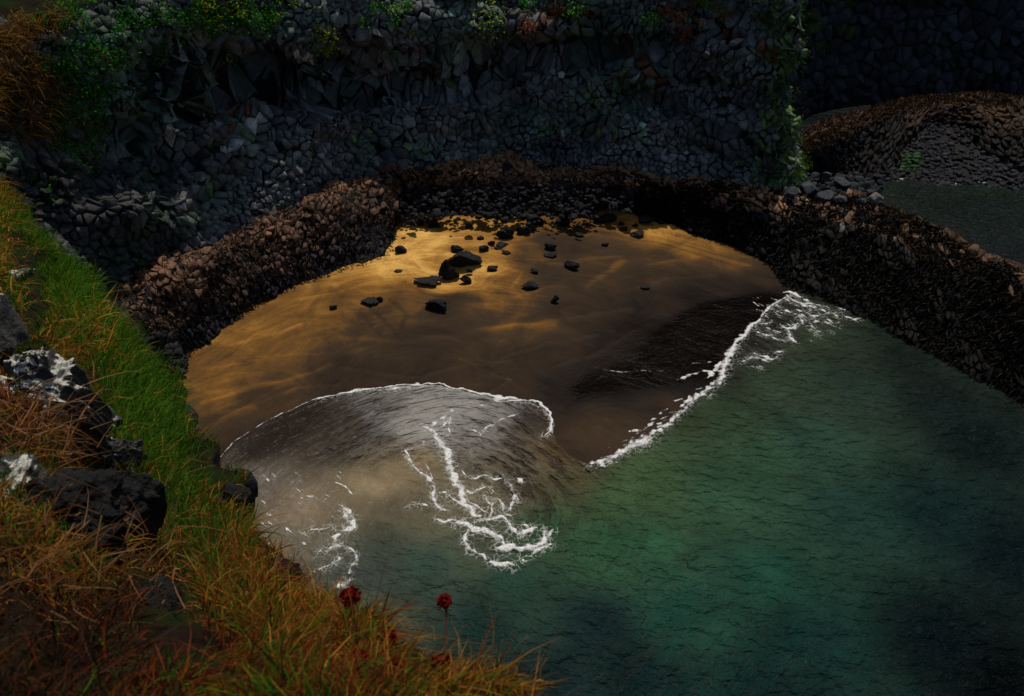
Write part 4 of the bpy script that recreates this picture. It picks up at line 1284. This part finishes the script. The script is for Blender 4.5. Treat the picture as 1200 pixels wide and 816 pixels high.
# ------------------------------------------------------------------ headland in front
HEAD = [
    [('w', 2.2, -12, 18.0), ('w', 0, -12, 18.6), ('w', -2, -12, 19), ('w', -5, -12, 19.4), ('w', -9, -12, 19.8), ('w', -20, -12, 21)],
    [('w', 1.3, -1.2, 18.0), ('w', .2, -1, 18.3), ('w', -.8, -1, 18.5), ('w', -1.7, -1, 18.6), ('w', -3, -1.2, 18.8), ('w', -9, -2, 19.6)],
    [(640, 900, 2.1), (450, 900, 1.8), (250, 910, 1.7), (0, 920, 1.65), (-250, 900, 1.7), (-900, 860, 2.6)],
    [(603, 818, 2.55), (430, 818, 2.2), (250, 822, 2.05), (50, 824, 1.95), (-200, 800, 1.95), (-800, 740, 3.0)],
    [(530, 772, 3.0), (420, 770, 2.75), (270, 772, 2.55), (80, 770, 2.35), (-150, 740, 2.3), (-800, 660, 3.4)],
    [(450, 738, 3.6), (370, 728, 3.5), (240, 724, 3.2), (80, 715, 2.85), (-120, 670, 2.7), (-800, 590, 3.8)],
    [(388, 705, 4.5), (310, 684, 4.6), (205, 672, 4.4), (70, 628, 3.6), (-100, 585, 3.2), (-800, 520, 4.2)],
    [(336, 655, 6.3), (285, 628, 6.4), (215, 605, 6.4), (110, 610, 5.4), (-60, 550, 4.4), (-800, 450, 5)],
    [(283, 595, 8.2), (240, 565, 8.4), (190, 545, 8.2), (95, 530, 7.0), (-50, 470, 5.8), (-800, 370, 6.2)],
    [(224, 532, 10.8), (200, 504, 10.8), (165, 474, 10.2), (90, 450, 8.8), (-50, 400, 7.6), (-800, 290, 8)],
    [(183, 455, 13.8), (165, 432, 13.2), (130, 408, 12.2), (70, 382, 10.8), (-40, 340, 9.6), (-800, 210, 10)],
    [(128, 366, 17.2), (110, 350, 16.8), (85, 335, 15.8), (40, 315, 14.4), (-40, 290, 13.4), (-800, 130, 13.5)],
    [(83, 310, 20.2), (65, 300, 19.8), (45, 286, 19.2), (10, 270, 18.2), (-60, 244, 17.4), (-800, 70, 17.5)],
    [(35, 272, 23.5), (20, 258, 23), (0, 244, 22.6), (-40, 222, 22), (-120, 200, 21.4), (-800, 20, 22)],
    [(5, 226, 26.5), (-15, 208, 26), (-40, 192, 25.7), (-80, 172, 25.5), (-160, 142, 25.5), (-800, -40, 26)],
    [(-25, 180, 29), (-45, 165, 29), (-75, 150, 29), (-120, 130, 29), (-200, 100, 29), (-800, -80, 30)],
]


def build_headland():
    P = np.array([[np.array(q[1:]) if q[0] == 'w' else at_t(*q) for q in row] for row in HEAD], float)
    nu, nv = 330, 80
    G = catmull(P, nu)
    G = np.swapaxes(catmull(np.swapaxes(G, 0, 1), nv), 0, 1)
    t = np.linalg.norm(G - C0, axis=2)
    k = np.clip(t / 9, .18, 1.6)
    G[..., 2] += k * (.30 * fbm(G[..., 0] * .8 / np.maximum(k, .4), G[..., 1] * .8 / np.maximum(k, .4), 61, 4) - .05)
    jj = np.clip(1 - np.arange(nv) / 22., 0, 1) ** 1.5
    en = np.gradient(G[:, 0, :2], axis=0); en /= np.linalg.norm(en, axis=1, keepdims=True) + 1e-9
    en = np.stack([en[:, 1], -en[:, 0]], 1); en *= np.sign((en * (G[:, 0, :2] - G[:, 8, :2])).sum(1))[:, None]
    rag = fbm(np.arange(nu) * .075, np.zeros(nu), 63, 4) * np.clip(t[:, 0] * .045, 0, .8)
    G[..., :2] += (en * rag[:, None])[:, None, :] * jj[None, :, None]
    # skirt: steep rock face below the edge
    e = G[:, 0]
    tan = np.gradient(e[:, :2], axis=0); tan /= np.linalg.norm(tan, axis=1, keepdims=True)
    inw = np.stack([-tan[:, 1], tan[:, 0]], 1)
    inw *= np.sign((inw * (G[:, 6, :2] - e[:, :2])).sum(1))[:, None]
    sk = []
    for j, (dz, off) in enumerate(((.0, 0), (.04, -.01), (.12, .03), (.22, .06), (.36, .09), (.55, .12), (.8, .14), (1.0, .15))):
        h = e[:, 2] + 1.0
        q = e.copy(); q[:, 2] -= h * dz
        q[:, :2] += inw * (off * np.minimum(h, 8) * .9 + .35 * (j > 1) * (fbm(np.arange(nu) * .11, np.full(nu, j * 1.7), 67, 3) * .6 + .35))[:, None]
        sk.append(q)
    K = np.swapaxes(np.array(sk[::-1]), 0, 1)
    o = mk('headland', G.reshape(-1, 3), grid_faces(nu, nv), M_SOIL, smooth=True)
    tag(o, 'steep grassy headland in the foreground falling away from the lower left', 'headland', kind='structure')
    # rock face of stones below the turf edge
    S = Surf(np.swapaxes(catmull(np.swapaxes(K, 0, 1), 40), 0, 1))
    if (S.N[200, 20, :2] * inw[200]).sum() > 0: S.N = -S.N
    UU, VV = np.meshgrid(S.u, S.v, indexing='ij')
    dd = (.30 * fbm(UU * 1.1, VV * .9, 65, 4) - .12 + .14 * (vn(UU * 3.5, VV * 2.5, 69) > .55)) * np.clip(t[:, 0] / 9, .15, 1)[:, None]
    S.G = S.G + S.N * (dd * (np.arange(40) < 38))[..., None]
    Kf = mk('headland_face', S.G.reshape(-1, 3), grid_faces(nu, 40), M_WETROCK, np.full((nu * 40, 3), .012) * (.5 + vn(UU * 2, VV * 2, 70)).reshape(-1, 1), smooth=False)
    tag(Kf, 'dark rock face dropping below the turf edge of the headland', 'rock face', kind='structure')
    return G


def head_hit(G, px, py):
    pr = proj(G)
    d = np.hypot(pr[..., 0] - px, pr[..., 1] - py) + pr[..., 2] * .3 + np.where(pr[..., 2] < .5, 1e6, 0)
    i = np.unravel_index(np.argmin(d), d.shape)
    return G[i], i


# kinds of turf read from the photograph: px, py, green, rust, dead-dark with painted shade (rest is straw gold), density
TURF = [(60, 300, 1, .0, 0, 1), (75, 320, 1, 0, 0, 1), (100, 345, .9, .0, 0, 1), (35, 265, .9, .05, 0, 1), (90, 330, 1, 0, 0, 1), (10, 235, .3, .1, 0, 1), (15, 300, .25, .15, 0, 1), (50, 380, .35, .2, .1, 1), (130, 400, .95, 0, 0, 1), (120, 430, .7, 0, 0, 1), (100, 380, .45, .1, 0, 1),
        (150, 450, .9, 0, .1, 1), (180, 520, .85, .05, .15, .9), (200, 580, .75, .1, .2, .9), (190, 600, .9, .0, .1, 1), (230, 600, .55, .25, .1, 1), (260, 570, .5, .25, 0, 1), (280, 620, .35, .35, .05, 1), (230, 650, .65, .2, .1, 1),
        (320, 650, .3, .4, .1, 1), (30, 500, 0, .35, .45, 1), (20, 450, .0, .5, .2, 1), (50, 600, .45, .1, 0, .9), (80, 645, .25, .1, .05, 1), (20, 650, .15, .3, .1, 1), (60, 690, .05, .25, .35, 1), (150, 660, .1, .2, .3, .8), (150, 720, .0, .2, .85, .8),
        (60, 785, 0, .12, .95, .8), (20, 745, 0, .12, .95, .8), (100, 760, 0, .14, .92, .8), (0, 800, 0, .1, .95, .8), (130, 800, .05, .35, .7, .8), (200, 760, .1, .6, .25, 1), (300, 715, .12, .3, .08, 1.2), (350, 730, .12, .25, .05, 1.2), (250, 790, .06, .7, .2, 1.1), (380, 790, .08, .65, .15, 1.1), (450, 770, .1, .45, .1, 1.1),
        (520, 800, .08, .25, .1, 1.1), (420, 730, .12, .25, .05, 1.2), (270, 660, .25, .35, .1, 1), (320, 690, .15, .35, .05, 1.1), (120, 560, .0, .2, .8, .15), (140, 600, .0, .2, .8, .15), (90, 560, 0, .2, .8, .2), (190, 690, .05, .2, .8, .8), (170, 740, .0, .25, .8, .8), (100, 450, .3, .3, .2, .5), (0, 390, .3, .2, .4, .6), (110, 410, .4, .3, 0, 1), (160, 480, .95, 0, 0, 1)]


def build_turf(G):
    S = Surf(G)
    nu, nv = G.shape[:2]
    a = np.linalg.norm(np.cross(G[1:, :-1] - G[:-1, :-1], G[:-1, 1:] - G[:-1, :-1]), axis=2)
    cen = (G[1:, 1:] + G[:-1, :-1]) / 2
    pr = proj(cen)
    t = np.linalg.norm(cen - C0, axis=2)
    vis = (pr[..., 2] > .5) & (pr[..., 0] > -160) & (pr[..., 0] < 720) & (pr[..., 1] > 120) & (pr[..., 1] < 960)
    wgt = a * vis / np.maximum(t, 1.6) ** 1.55
    wf = wgt.ravel() / wgt.sum()
    for name, N, kind in (('grass', 130000, 0), ('dry_grass', 150000, 1)):
        idx = RS.choice(len(wf), N, p=wf)
        i, j = np.unravel_index(idx, a.shape)
        fu = RS.rand(N, 1); fv = RS.rand(N, 1)
        P = (G[i, j] * (1 - fu) + G[i + 1, j] * fu) * (1 - fv) + (G[i, j + 1] * (1 - fu) + G[i + 1, j + 1] * fu) * fv
        q = proj(P)
        T = shepard(q[:, 0], q[:, 1], [(b[0], b[1]) for b in TURF], [b[2:6] for b in TURF], 3, 12)
        cl = fbm(P[:, 0] * 2.2 / np.clip(q[:, 2] / 8, .3, 2), P[:, 1] * 2.2 / np.clip(q[:, 2] / 8, .3, 2), 31, 3)       # tufts
        green = np.clip(T[:, 0] + .55 * cl * (T[:, 0] > .08) * (1.05 - T[:, 0]), 0, 1)
        den = T[:, 3]
        if kind == 0: keep = RS.rand(N) < green * den * np.clip(.85 + 1.4 * cl, .1, 1.1)
        else: keep = RS.rand(N) < (1 - np.clip(green * 1.15, 0, .97)) * den * np.clip(.55 + 1.5 * cl, .04, 1.15)
        P, q, T, cl = P[keep], q[keep], T[keep], cl[keep]
        k = len(P)
        tt = q[:, 2]
        L = np.clip(.045 + .034 * tt, .09, .50) * RS.uniform(.4, 1.35, k) * (1 + .8 * cl)
        L = L * np.where(tt > 6, .70, 1.0)
        W = np.clip(.0026 + .0010 * tt, .0045, .022) * RS.uniform(.6, 1.4, k)
        # combed downhill and sideways in tufts
        ang = 6.28 * vn(P[:, 0] * .9 / np.clip(tt / 6, .4, 2.5), P[:, 1] * .9 / np.clip(tt / 6, .4, 2.5), 37)
        D = np.stack([.35 * np.cos(ang) + .25, .35 * np.sin(ang) + .05, np.full(k, .8)], 1) + RS.normal(size=(k, 3)) * (.28 if kind == 0 else .5)
        if kind == 0:
            C = np.array([.028, .095, .006]) * RS.uniform(.4, 1.7, (k, 1)) + np.array([.07, .05, .0]) * RS.rand(k, 1) ** 3
            C *= np.clip(1 + .5 * cl, .4, 1.6)[:, None]
        else:
            C = np.array([.42, .19, .024]) * RS.uniform(.35, 1.35, (k, 1))
            r = RS.rand(k)
            rust = r < T[:, 1] * 1.25; dead = (r > 1 - T[:, 2])
            C[rust] = np.array([.21, .042, .010]) * RS.uniform(.4, 1.5, (rust.sum(), 1))
            C[dead] = np.array([.022, .012, .006]) * RS.uniform(.4, 2.6, (dead.sum(), 1))  # dead blades, near black with the shade of recess and corner painted in
        o = blades(name, P - np.array([0, 0, .01]), D, L, W, C, .8 if kind == 0 else 1.1, M_GRASS, seed=3 + kind)
        tag(o, 'short green turf growing on the headland slope' if kind == 0 else 'straw gold and rust coloured dry grass in tufts on the headland', 'grass', kind='stuff')
    # a few long straw stems arching over the near edge
    N = 420
    pts = []
    for k in range(N):
        x = rnd.uniform(200, 600); y = 700 + (x - 330) * .42 + rnd.uniform(-5, 60)
        p, _ = head_hit(G[::2], x, y); pts.append(p)
    P = np.array(pts) + RS.normal(size=(N, 3)) * .06 * np.array([1, 1, 0])
    D = np.stack([RS.normal(.35, .4, N), RS.normal(.1, .4, N), np.full(N, .9)], 1)
    C = np.array([.45, .25, .06]) * RS.uniform(.4, 1.2, (N, 1))
    o = blades('straw_stems', P, D, RS.uniform(.07, .17, N), RS.uniform(.0015, .003, N), C, 1.1, M_GRASS, seed=9)
    tag(o, 'long pale straw stems arching over the near turf edge', 'grass', kind='stuff')
    # tangle of dead stalks at the left
    N = 900
    P = []
    for k in range(N):
        x, y = (rnd.uniform(-20, 65), rnd.uniform(440, 560)) if k % 2 else (rnd.uniform(-20, 190), rnd.uniform(630, 740))
        p, _ = head_hit(G[::3, ::2], x, y); P.append(p)
    P = np.array(P) + RS.normal(size=(N, 3)) * np.array([.15, .15, .03])
    D = RS.normal(size=(N, 3)) * np.array([1, 1, .35]) + np.array([0, 0, .35])
    tt = np.linalg.norm(P - C0, axis=1)
    C = np.array([.26, .125, .05]) * RS.uniform(.25, 1.4, (N, 1))
    o = blades('dead_stalks', P + np.array([0, 0, .04]), D, .055 * tt * RS.uniform(.6, 1.3, N), .0011 * tt * RS.uniform(.7, 1.5, N), C, .9, M_GRASS, seed=12)
    tag(o, 'tangle of dead brown stalks beside the lichened rock', 'dead stalks', kind='stuff')


def lichen_material(lo):
    t = NT('lichened_rock')
    g = t.n('ShaderNodeNewGeometry')
    pos = g.outputs['Position']; nz = t.n('ShaderNodeSeparateXYZ'); t.l(g.outputs['Normal'], nz.inputs[0])
    n1 = t.noise(5, 6, 0.65, pos, .6); n2 = t.noise(2.2, 4, 0.6, pos); n3 = t.noise(24, 4, .6, pos)
    rock = t.ramp(n3.outputs[0], [(0.3, (.010, .010, .009)), (0.7, (.05, .048, .042))])
    ln = t.ramp(n3.outputs[0], [(0.3, (.26, .26, .22)), (0.7, (.62, .62, .54))])
    up = t.math('ADD', t.math('MULTIPLY', nz.outputs[2], .75), t.math('MULTIPLY', t.math('SUBTRACT', n1.outputs[0], .5), 1.9))
    lf = t.ramp(up, [(lo, 0), (lo + .15, 1)])
    mf = t.ramp(n2.outputs[0], [(.56, 0), (.66, 1)])
    c = t.mix(lf.outputs[0], rock.outputs[0], ln.outputs[0])
    c = t.mix(mf.outputs[0], c, (.035, .045, .008))
    t.l(c, t.b.inputs['Base Color']); t.b.inputs['Roughness'].default_value = .9
    b = t.bump(n1.outputs[0], 1.0, .08); b = t.bump(n3.outputs[0], .6, .015, b)
    t.l(b, t.b.inputs['Normal'])
    return t.m


def build_head_rocks(G):
    ML = lichen_material(.34); ML2 = lichen_material(.66)
    #  px centre, py foot, t, width m, depth m, height m, lichened?, label
    L = [(72, 500, 8.0, .82, .7, .78, 1, 'big knobbly rock capped with white lichen and a moss tuft on the headland'),
         (140, 548, 7.6, .45, .45, .42, 1, 'dark rock with white lichen spots, downhill of the big white capped rock'),
         (152, 635, 7.2, .40, .42, .50, 0, 'overhanging rock at the edge of the green turf, black with the painted shade of a hollow'),  # black colour of this and the next rock is the hollow's painted shade
         (95, 636, 6.4, .50, .5, .36, 0, 'rock in the hollow between turf and dead stalks, painted black as its shade'),
         (28, 590, 4.9, .30, .3, .22, 1, 'smooth grey rock behind grass at the left edge'),
         (68, 620, 4.7, .18, .2, .14, 1, 'small dark rock with a yellow lichen spot beside the smooth grey rock'),
         (188, 712, 3.9, .17, .2, .12, 0, 'blue grey stone poking out of dead grass on the near slope'),
         (2, 425, 9.5, .55, .6, .62, 1, 'dark crag with pale lichen at the left edge above the dead stalks'),
         (26, 330, 14.5, .34, .3, .16, 1, 'small pale stone in the gold turf high on the left'),
         (276, 606, 7.8, .34, .4, .34, 0, 'dark rock jutting from the turf edge above the pale swash'),
         (346, 668, 5.9, .24, .3, .26, 0, 'dark rock at the turf edge nearest the round thrift head'),
         (185, 420, 13.9, .7, .5, .6, 0, 'dark crag under the turf edge beside the left end of the sand'),
         (120, 500, 8.4, .30, .3, .25, 1, 'small white spotted rock against the right side of the big lichened rock')]
    for k, (px, py, t, wd, dp, hh, lich, lab) in enumerate(L):
        p, _ = head_hit(G, px, py)
        V, F = rock_shape(300 + k, 5 if k < 4 else 4, 6, .22)
        V = V * np.array([wd, dp, hh * 1.35]); V[:, 2] -= hh * .35
        o = mk('lichened_rock' if lich else 'rock', V, F, (ML if k in (0, 8) else ML2) if lich else M_WETROCK, rock_colors(V, (.009, .009, .009), k), smooth=True)
        o.location = p
        o.rotation_euler = (0, 0, .6 * k)
        tag(o, lab, 'rock')
        if k == 0:
            # moss cushion growing on its top
            q = V[np.argmax(V[:, 2] - .3 * np.hypot(V[:, 0] + .05, V[:, 1]))]
            r = np.random.RandomState(5); n = 500
            d = r.normal(size=(n, 3)); d[:, 2] = np.abs(d[:, 2]); d /= np.linalg.norm(d, axis=1, keepdims=True)
            b = blades('moss_cushion', q + d * np.array([.10, .07, .05]), d, np.full(n, .035), np.full(n, .008), np.array([.05, .06, .008]) * r.uniform(.5, 1.4, (n, 1)), .3, M_GRASS)
            b.parent = o


def build_thrift(G):
    t = NT('dead_petals'); pos = t.n('ShaderNodeNewGeometry').outputs['Position']
    n = t.noise(160, 3, .6, pos)
    c = t.ramp(n.outputs[0], [(.3, (.03, .002, .002)), (.7, (.16, .008, .006))])
    t.l(c.outputs[0], t.b.inputs['Base Color']); t.b.inputs['Roughness'].default_value = .9; t.b.inputs['Specular IOR Level'].default_value = .05
    MP = t.m
    t = NT('dead_stalk'); t.b.inputs['Base Color'].default_value = (.085, .016, .012, 1); t.b.inputs['Roughness'].default_value = .7
    MS = t.m
    # head px, t, head width px, foot px
    L = [(521, 705, 2.85, 19, (516, 775), 'tall dead thrift flower standing alone against the green water'),
         (411, 700, 3.15, 25, (411, 730), 'round dark red thrift head at the turf edge above the pale swash'),
         (455, 747, 2.85, 22, (452, 775), 'dark red thrift head half hidden in straw just right of the round one'),
         (517, 779, 2.55, 27, (515, 800), 'broad dark thrift head at the foot of the tall stalk'),
         (420, 772, 2.4, 22, (418, 800), 'very dark thrift head low in the red grass, leftmost of the low ones'),
         (466, 783, 2.4, 24, (465, 806), 'dark thrift head between the leftmost low head and the broad one')]
    for k, (px, py, tt, wpx, fp, lab) in enumerate(L):
        hp = at_t(px, py, tt)
        fpnt = at_t(fp[0], fp[1], tt * .985); fpnt[2] = min(fpnt[2], hp[2] - .05)
        root = empty('thrift_flower', fpnt, lab, 'flower', 'dead thrift flowers on the turf edge')
        r = np.random.RandomState(40 + k)
        d = hp - fpnt
        m = 10
        s = np.linspace(0, 1, m)
        side = np.array([.012 if k == 0 else .004, 0, 0])
        cl = d[None] * s[:, None] + side * np.sin(s * 3.0)[:, None]
        rad = np.linspace(.0048, .0032, m)
        V = []; 
        for i in range(m):
            for a in range(6):
                V.append(cl[i] + rad[i] * np.array([math.cos(a * 1.047), math.sin(a * 1.047), 0]))
        F = [(i * 6 + a, i * 6 + (a + 1) % 6, (i + 1) * 6 + (a + 1) % 6, (i + 1) * 6 + a) for i in range(m - 1) for a in range(6)]
        mk('stalk', np.array(V), np.array(F), MS, smooth=True, parent=root)
        R = wpx / 1000 * tt / 2
        Vs, Fs = icosphere(2)
        Vh = Vs * R * .78 * np.array([1, 1, .8]) * (1 + .12 * fbm(Vs[:, 0] * 3, Vs[:, 1] * 3 + Vs[:, 2], k, 2))[:, None]
        head = mk('flower_head', Vh + d, Fs, MP, smooth=True, parent=root)
        np_ = 110
        dd = r.normal(size=(np_, 3)); dd[:, 2] = dd[:, 2] * .8 + .15; dd /= np.linalg.norm(dd, axis=1, keepdims=True)
        PV = []; PF = []
        for i in range(np_):
            n_ = dd[i]; sx = np.cross(n_, r.normal(size=3)); sx /= np.linalg.norm(sx); sy = np.cross(n_, sx)
            c = d + n_ * R * .68 * np.array([1, 1, .8]); wd = R * .22; ln = R * r.uniform(.25, .5)
            b = len(PV)
            PV += [c - sx * wd * .5, c + sx * wd * .5, c + sx * wd * .8 + n_ * ln * .7 + sy * ln * .2, c + n_ * ln + sy * ln * .3, c - sx * wd * .8 + n_ * ln * .7 + sy * ln * .2]
            PF += [(b, b + 1, b + 2), (b, b + 2, b + 4), (b + 4, b + 2, b + 3)]
        pt = mk('petals', np.array(PV), np.array(PF), MP, parent=head)
        # dry papery bract collar under the head
        BV = []; BF = []
        for i in range(9):
            a = i * .698; b = len(BV)
            e = np.array([math.cos(a), math.sin(a), 0]); f = np.array([-math.sin(a), math.cos(a), 0])
            BV += [d + np.array([0, 0, -R * .75]) + e * R * .1 - f * R * .12, d + np.array([0, 0, -R * .75]) + e * R * .1 + f * R * .12, d + np.array([0, 0, -R * .45]) + e * R * .75]
            BF.append((b, b + 1, b + 2))
        mk('bract_collar', np.array(BV), np.array(BF), MS, parent=head)


# ------------------------------------------------------------------ plants on the cliff
def leaf_clump(n, size, leaf, base, seed, flat=.6):
    r = np.random.RandomState(seed)
    ctr = r.normal(size=(n, 3)) * np.array([.42, .42 * flat, .34]) * size
    n1 = r.normal(size=(n, 3)) + np.array([0, -.5, .9]); n1 /= np.linalg.norm(n1, axis=1, keepdims=True)
    a = np.cross(n1, r.normal(size=(n, 3))); a /= np.linalg.norm(a, axis=1, keepdims=True); b = np.cross(n1, a)
    L = leaf * r.uniform(.6, 1.4, (n, 1)); W = L * .55
    V = np.stack([ctr - a * L * .5, ctr + b * W * .5 - n1 * L * .08, ctr + a * L * .5, ctr - b * W * .5 - n1 * L * .08], 1).reshape(-1, 3)
    i = np.arange(n)[:, None] * 4
    F = np.concatenate([i + np.array([0, 1, 2]), i + np.array([0, 2, 3])], 0)
    C = np.asarray(base) * r.uniform(.45, 1.5, (n, 1))
    yel = r.rand(n) < .25
    C[yel] = C[yel] * np.array([1.7, 1.2, .8])
    return V, F, np.repeat(C, 4, 0)


def cliff_hit(px, py):
    pr = proj(CLIFF_SURF.G)
    d = np.hypot(pr[..., 0] - px, pr[..., 1] - py) + np.where(pr[..., 2] < 1, 1e6, 0)
    i = np.unravel_index(np.argmin(d), d.shape)
    return CLIFF_SURF.G[i] + CLIFF_SURF.N[i] * .3


def build_cliff_plants():
    GR = (.07, .26, .012); YG = (.17, .27, .012); DG = (.028, .16, .012); RU = (.24, .075, .028)
    L = [(577, 22, 24, YG, 'round yellow green bush near the top of the cliff, just left of centre'),
         (566, 3, 18, YG, 'yellow green leaves right above the round bush at the top edge'),
         (205, 27, 22, GR, 'bright green leafy plant on dark rock at the upper left'),
         (232, 6, 18, YG, 'yellow green plant at the top edge, right of the bright green leafy plant'),
         (247, 20, 14, YG, 'small yellow green tuft just below the top edge plant at the upper left'),
         (278, 25, 22, GR, 'green and yellow plant hanging above the dark recess'),
         (268, 10, 16, YG, 'yellow green tuft on top of the plant hanging above the recess'),
         (328, 8, 24, YG, 'wide yellow green plant at the top edge above the white speckled rock'),
         (372, 32, 15, YG, 'yellow leafed plant on the ledge right of the white speckled rock'),
         (366, 46, 15, GR, 'green plant just under the yellow leafed one on the ledge'),
         (382, 55, 12, YG, 'small yellow tuft right of the two ledge plants'),
         (264, 57, 12, YG, 'dull yellow tuft under the hanging plant, above the recess'),
         (220, 55, 13, YG, 'dull green tuft beneath the bright green leafy plant'),
         (438, 7, 16, GR, 'green plant at the top edge left of centre'),
         (462, 15, 13, GR, 'narrow green plant a little right of the top edge plant left of centre'),
         (462, 25, 9, GR, 'tiny green tuft under the narrow green plant'),
         (478, 2, 10, GR, 'small green tuft at the top edge between narrow plant and round bush'),
         (425, 33, 9, GR, 'dark green tuft on rock below the top edge plant left of centre'),
         (459, 55, 9, GR, 'small tuft hanging lowest of the plants left of centre'),
         (480, 34, 7, YG, 'tiny yellow tuft near the narrow green plant'),
         (623, 12, 15, DG, 'dark green plant right of the round yellow green bush'),
         (673, 10, 14, GR, 'green tuft with rusty leaves around it, right of centre'),
         (765, 22, 10, GR, 'upright green tuft among rusty plants at the upper right of the cliff'),
         (822, 2, 14, GR, 'vivid green tuft at the top edge right of the rusty plants'),
         (830, 13, 11, GR, 'vivid green tuft just under the one at the top edge'),
         (852, 12, 13, GR, 'vivid green tuft rightmost of the three near the top edge'),
         (881, 16, 11, GR, 'green tuft beside the mossy end of the cliff'),
         (913, 158, 9, YG, 'small bright tuft low on the mossy end of the cliff'),
         (645, 19, 16, RU, 'rust coloured withered plant right of the dark green one'),
         (622, 30, 12, RU, 'rust coloured tuft below the dark green plant'),
         (682, 14, 14, RU, 'rust coloured tuft against the green tuft right of centre'),
         (656, 9, 11, RU, 'small rust tuft above the withered plant'),
         (780, 17, 16, RU, 'rusty plant with the upright green tuft at its left'),
         (795, 23, 13, RU, 'rusty tuft leaning on the right of the rusty plant'),
         (815, 7, 13, RU, 'rusty tuft left of the vivid green tufts'),
         (843, 22, 14, RU, 'rusty tuft under the vivid green tufts'),
         (808, 45, 13, RU, 'rusty clump on the lower step of the cliff, left one'),
         (751, 68, 14, RU, 'rusty clump lowest on the cliff face right of centre'),
         (862, 43, 14, RU, 'rusty clump on the lower step of the cliff, right one'),
         (902, 62, 13, RU, 'rusty clump on the edge of the mossy cliff end')]
    for k, (px, py, wpx, col, lab) in enumerate(L):
        p = cliff_hit(px, py)
        t = np.linalg.norm(p - C0)
        s = wpx / 1000 * t
        V, F, C = leaf_clump(int(60 + wpx * 6), s * 1.1, .085 + .002 * wpx, np.array(col) * 1.15, 60 + k)
        o = empty('leafy_plant' if col is not RU else 'withered_plant', p, lab, 'plant', 'green plants rooted on the cliff' if col is not RU else 'rust coloured plants on the cliff')
        f = mk('leaves', V, F, M_LEAF, C, parent=o); f['kind'] = 'stuff'
        # woody stems
        r = np.random.RandomState(k)
        n = 7
        D = r.normal(size=(n, 3)) * .6 + np.array([0, -.5, .3])
        st = blades('stem', np.tile(np.array([[0, .12, -.1]]), (n, 1)), D, r.uniform(.5, .9, n) * s * .6, np.full(n, .02), np.tile(np.array([[.05, .03, .015]]), (n, 1)), .3, M_LEAF, seed=k)
        st.parent = o; st['kind'] = 'stuff'
    # creeper over the left of the cliff, moss on its right end
    V0 = []; F0 = []; C0_ = []; off = 0
    Gf = CLIFF_SURF.G.reshape(-1, 3); Nf = CLIFF_SURF.N.reshape(-1, 3)
    pr = proj(Gf)
    left = np.nonzero((pr[:, 2] > 1) & (pr[:, 0] > -40) & (pr[:, 0] < 330) & (pr[:, 1] > -40) & (pr[:, 1] < 225) & (pr[:, 0] < np.where(pr[:, 1] < 32, 330, 215 - pr[:, 1] * .6)))[0]
    n1 = fbm(pr[left, 0] / 38, pr[left, 1] / 30, 5, 3)
    for k in range(1000):
        i = left[rnd.randrange(len(left))]
        x, y = pr[i, 0], pr[i, 1]
        if fbm(np.array([x / 38]), np.array([y / 30]), 5, 3)[0] < -.12: continue
        if x < 45: continue
        col = DG if rnd.random() < .85 else (.10, .05, .02)
        V, F, C = leaf_clump(46, rnd.uniform(.5, .95), .12, col, 1000 + k)
        V0.append(V + Gf[i] + Nf[i] * .28); F0.append(F + off); off += len(V); C0_.append(C)
    o = mk('creeper', np.vstack(V0), np.vstack(F0), M_LEAF, np.vstack(C0_))
    tag(o, 'dark green creeping leaves covering the upper left of the cliff', 'creeper', kind='stuff')
    right = np.nonzero((pr[:, 2] > 1) & (pr[:, 0] > 870) & (pr[:, 0] < 985) & (pr[:, 1] > -20) & (pr[:, 1] < 222))[0]
    V0 = []; F0 = []; C0_ = []; off = 0
    for k in range(700):
        i = right[rnd.randrange(len(right))]
        x, y = pr[i, 0], pr[i, 1]
        cx = 925 - 5 * math.sin(y / 30)
        if abs(x - cx) > 12 + 22 * (1 - y / 220) + rnd.random() * 14 or rnd.random() < .1 + y / 900: continue
        V, F, C = leaf_clump(24, rnd.uniform(.3, .75), .08, (.06, .12, .010), 3000 + k)
        V0.append(V + Gf[i] + Nf[i] * .3); F0.append(F + off); off += len(V); C0_.append(C)
    o = mk('moss', np.vstack(V0), np.vstack(F0), M_LEAF, np.vstack(C0_))
    tag(o, 'olive green moss on the right end of the main cliff', 'moss', kind='stuff')
    # straw grass at the far upper left
    P = []; N_ = []
    lt = np.nonzero((pr[:, 2] > 1) & (pr[:, 0] > -60) & (pr[:, 0] < 62 ) & (pr[:, 1] > -60) & (pr[:, 1] < 150))[0]
    for k in range(9000):
        i = lt[rnd.randrange(len(lt))]
        x, y = pr[i, 0], pr[i, 1]
        if fbm(np.array([x / 22]), np.array([y / 20]), 25, 2)[0] < .0 - .25 * (x < 30): continue
        P.append(Gf[i] + Nf[i] * .25 + RS.normal(size=3) * .2); N_.append(Nf[i])
    P = np.array(P); N_ = np.array(N_); k = len(P)
    C = np.array([.20, .105, .022]) * RS.uniform(.3, 1.3, (k, 1))
    o = blades('straw_grass', P, N_ * .6 + np.array([0, 0, .5]) + RS.normal(size=(k, 3)) * .3, RS.uniform(.3, .7, k), RS.uniform(.02, .04, k), C, 1.2, M_GRASS, seed=21)
    tag(o, 'straw coloured grass hanging in tufts at the top left of the cliff', 'grass', kind='stuff')


# ------------------------------------------------------------------ build all
build_sand()
build_sea()
build_foam()
build_ledge()
build_cliff()
far_parts()
HG = build_headland()
build_sand_rocks()
build_corner_boulders()
build_cliff_plants()
build_turf(HG)
build_head_rocks(HG)
build_thrift(HG)
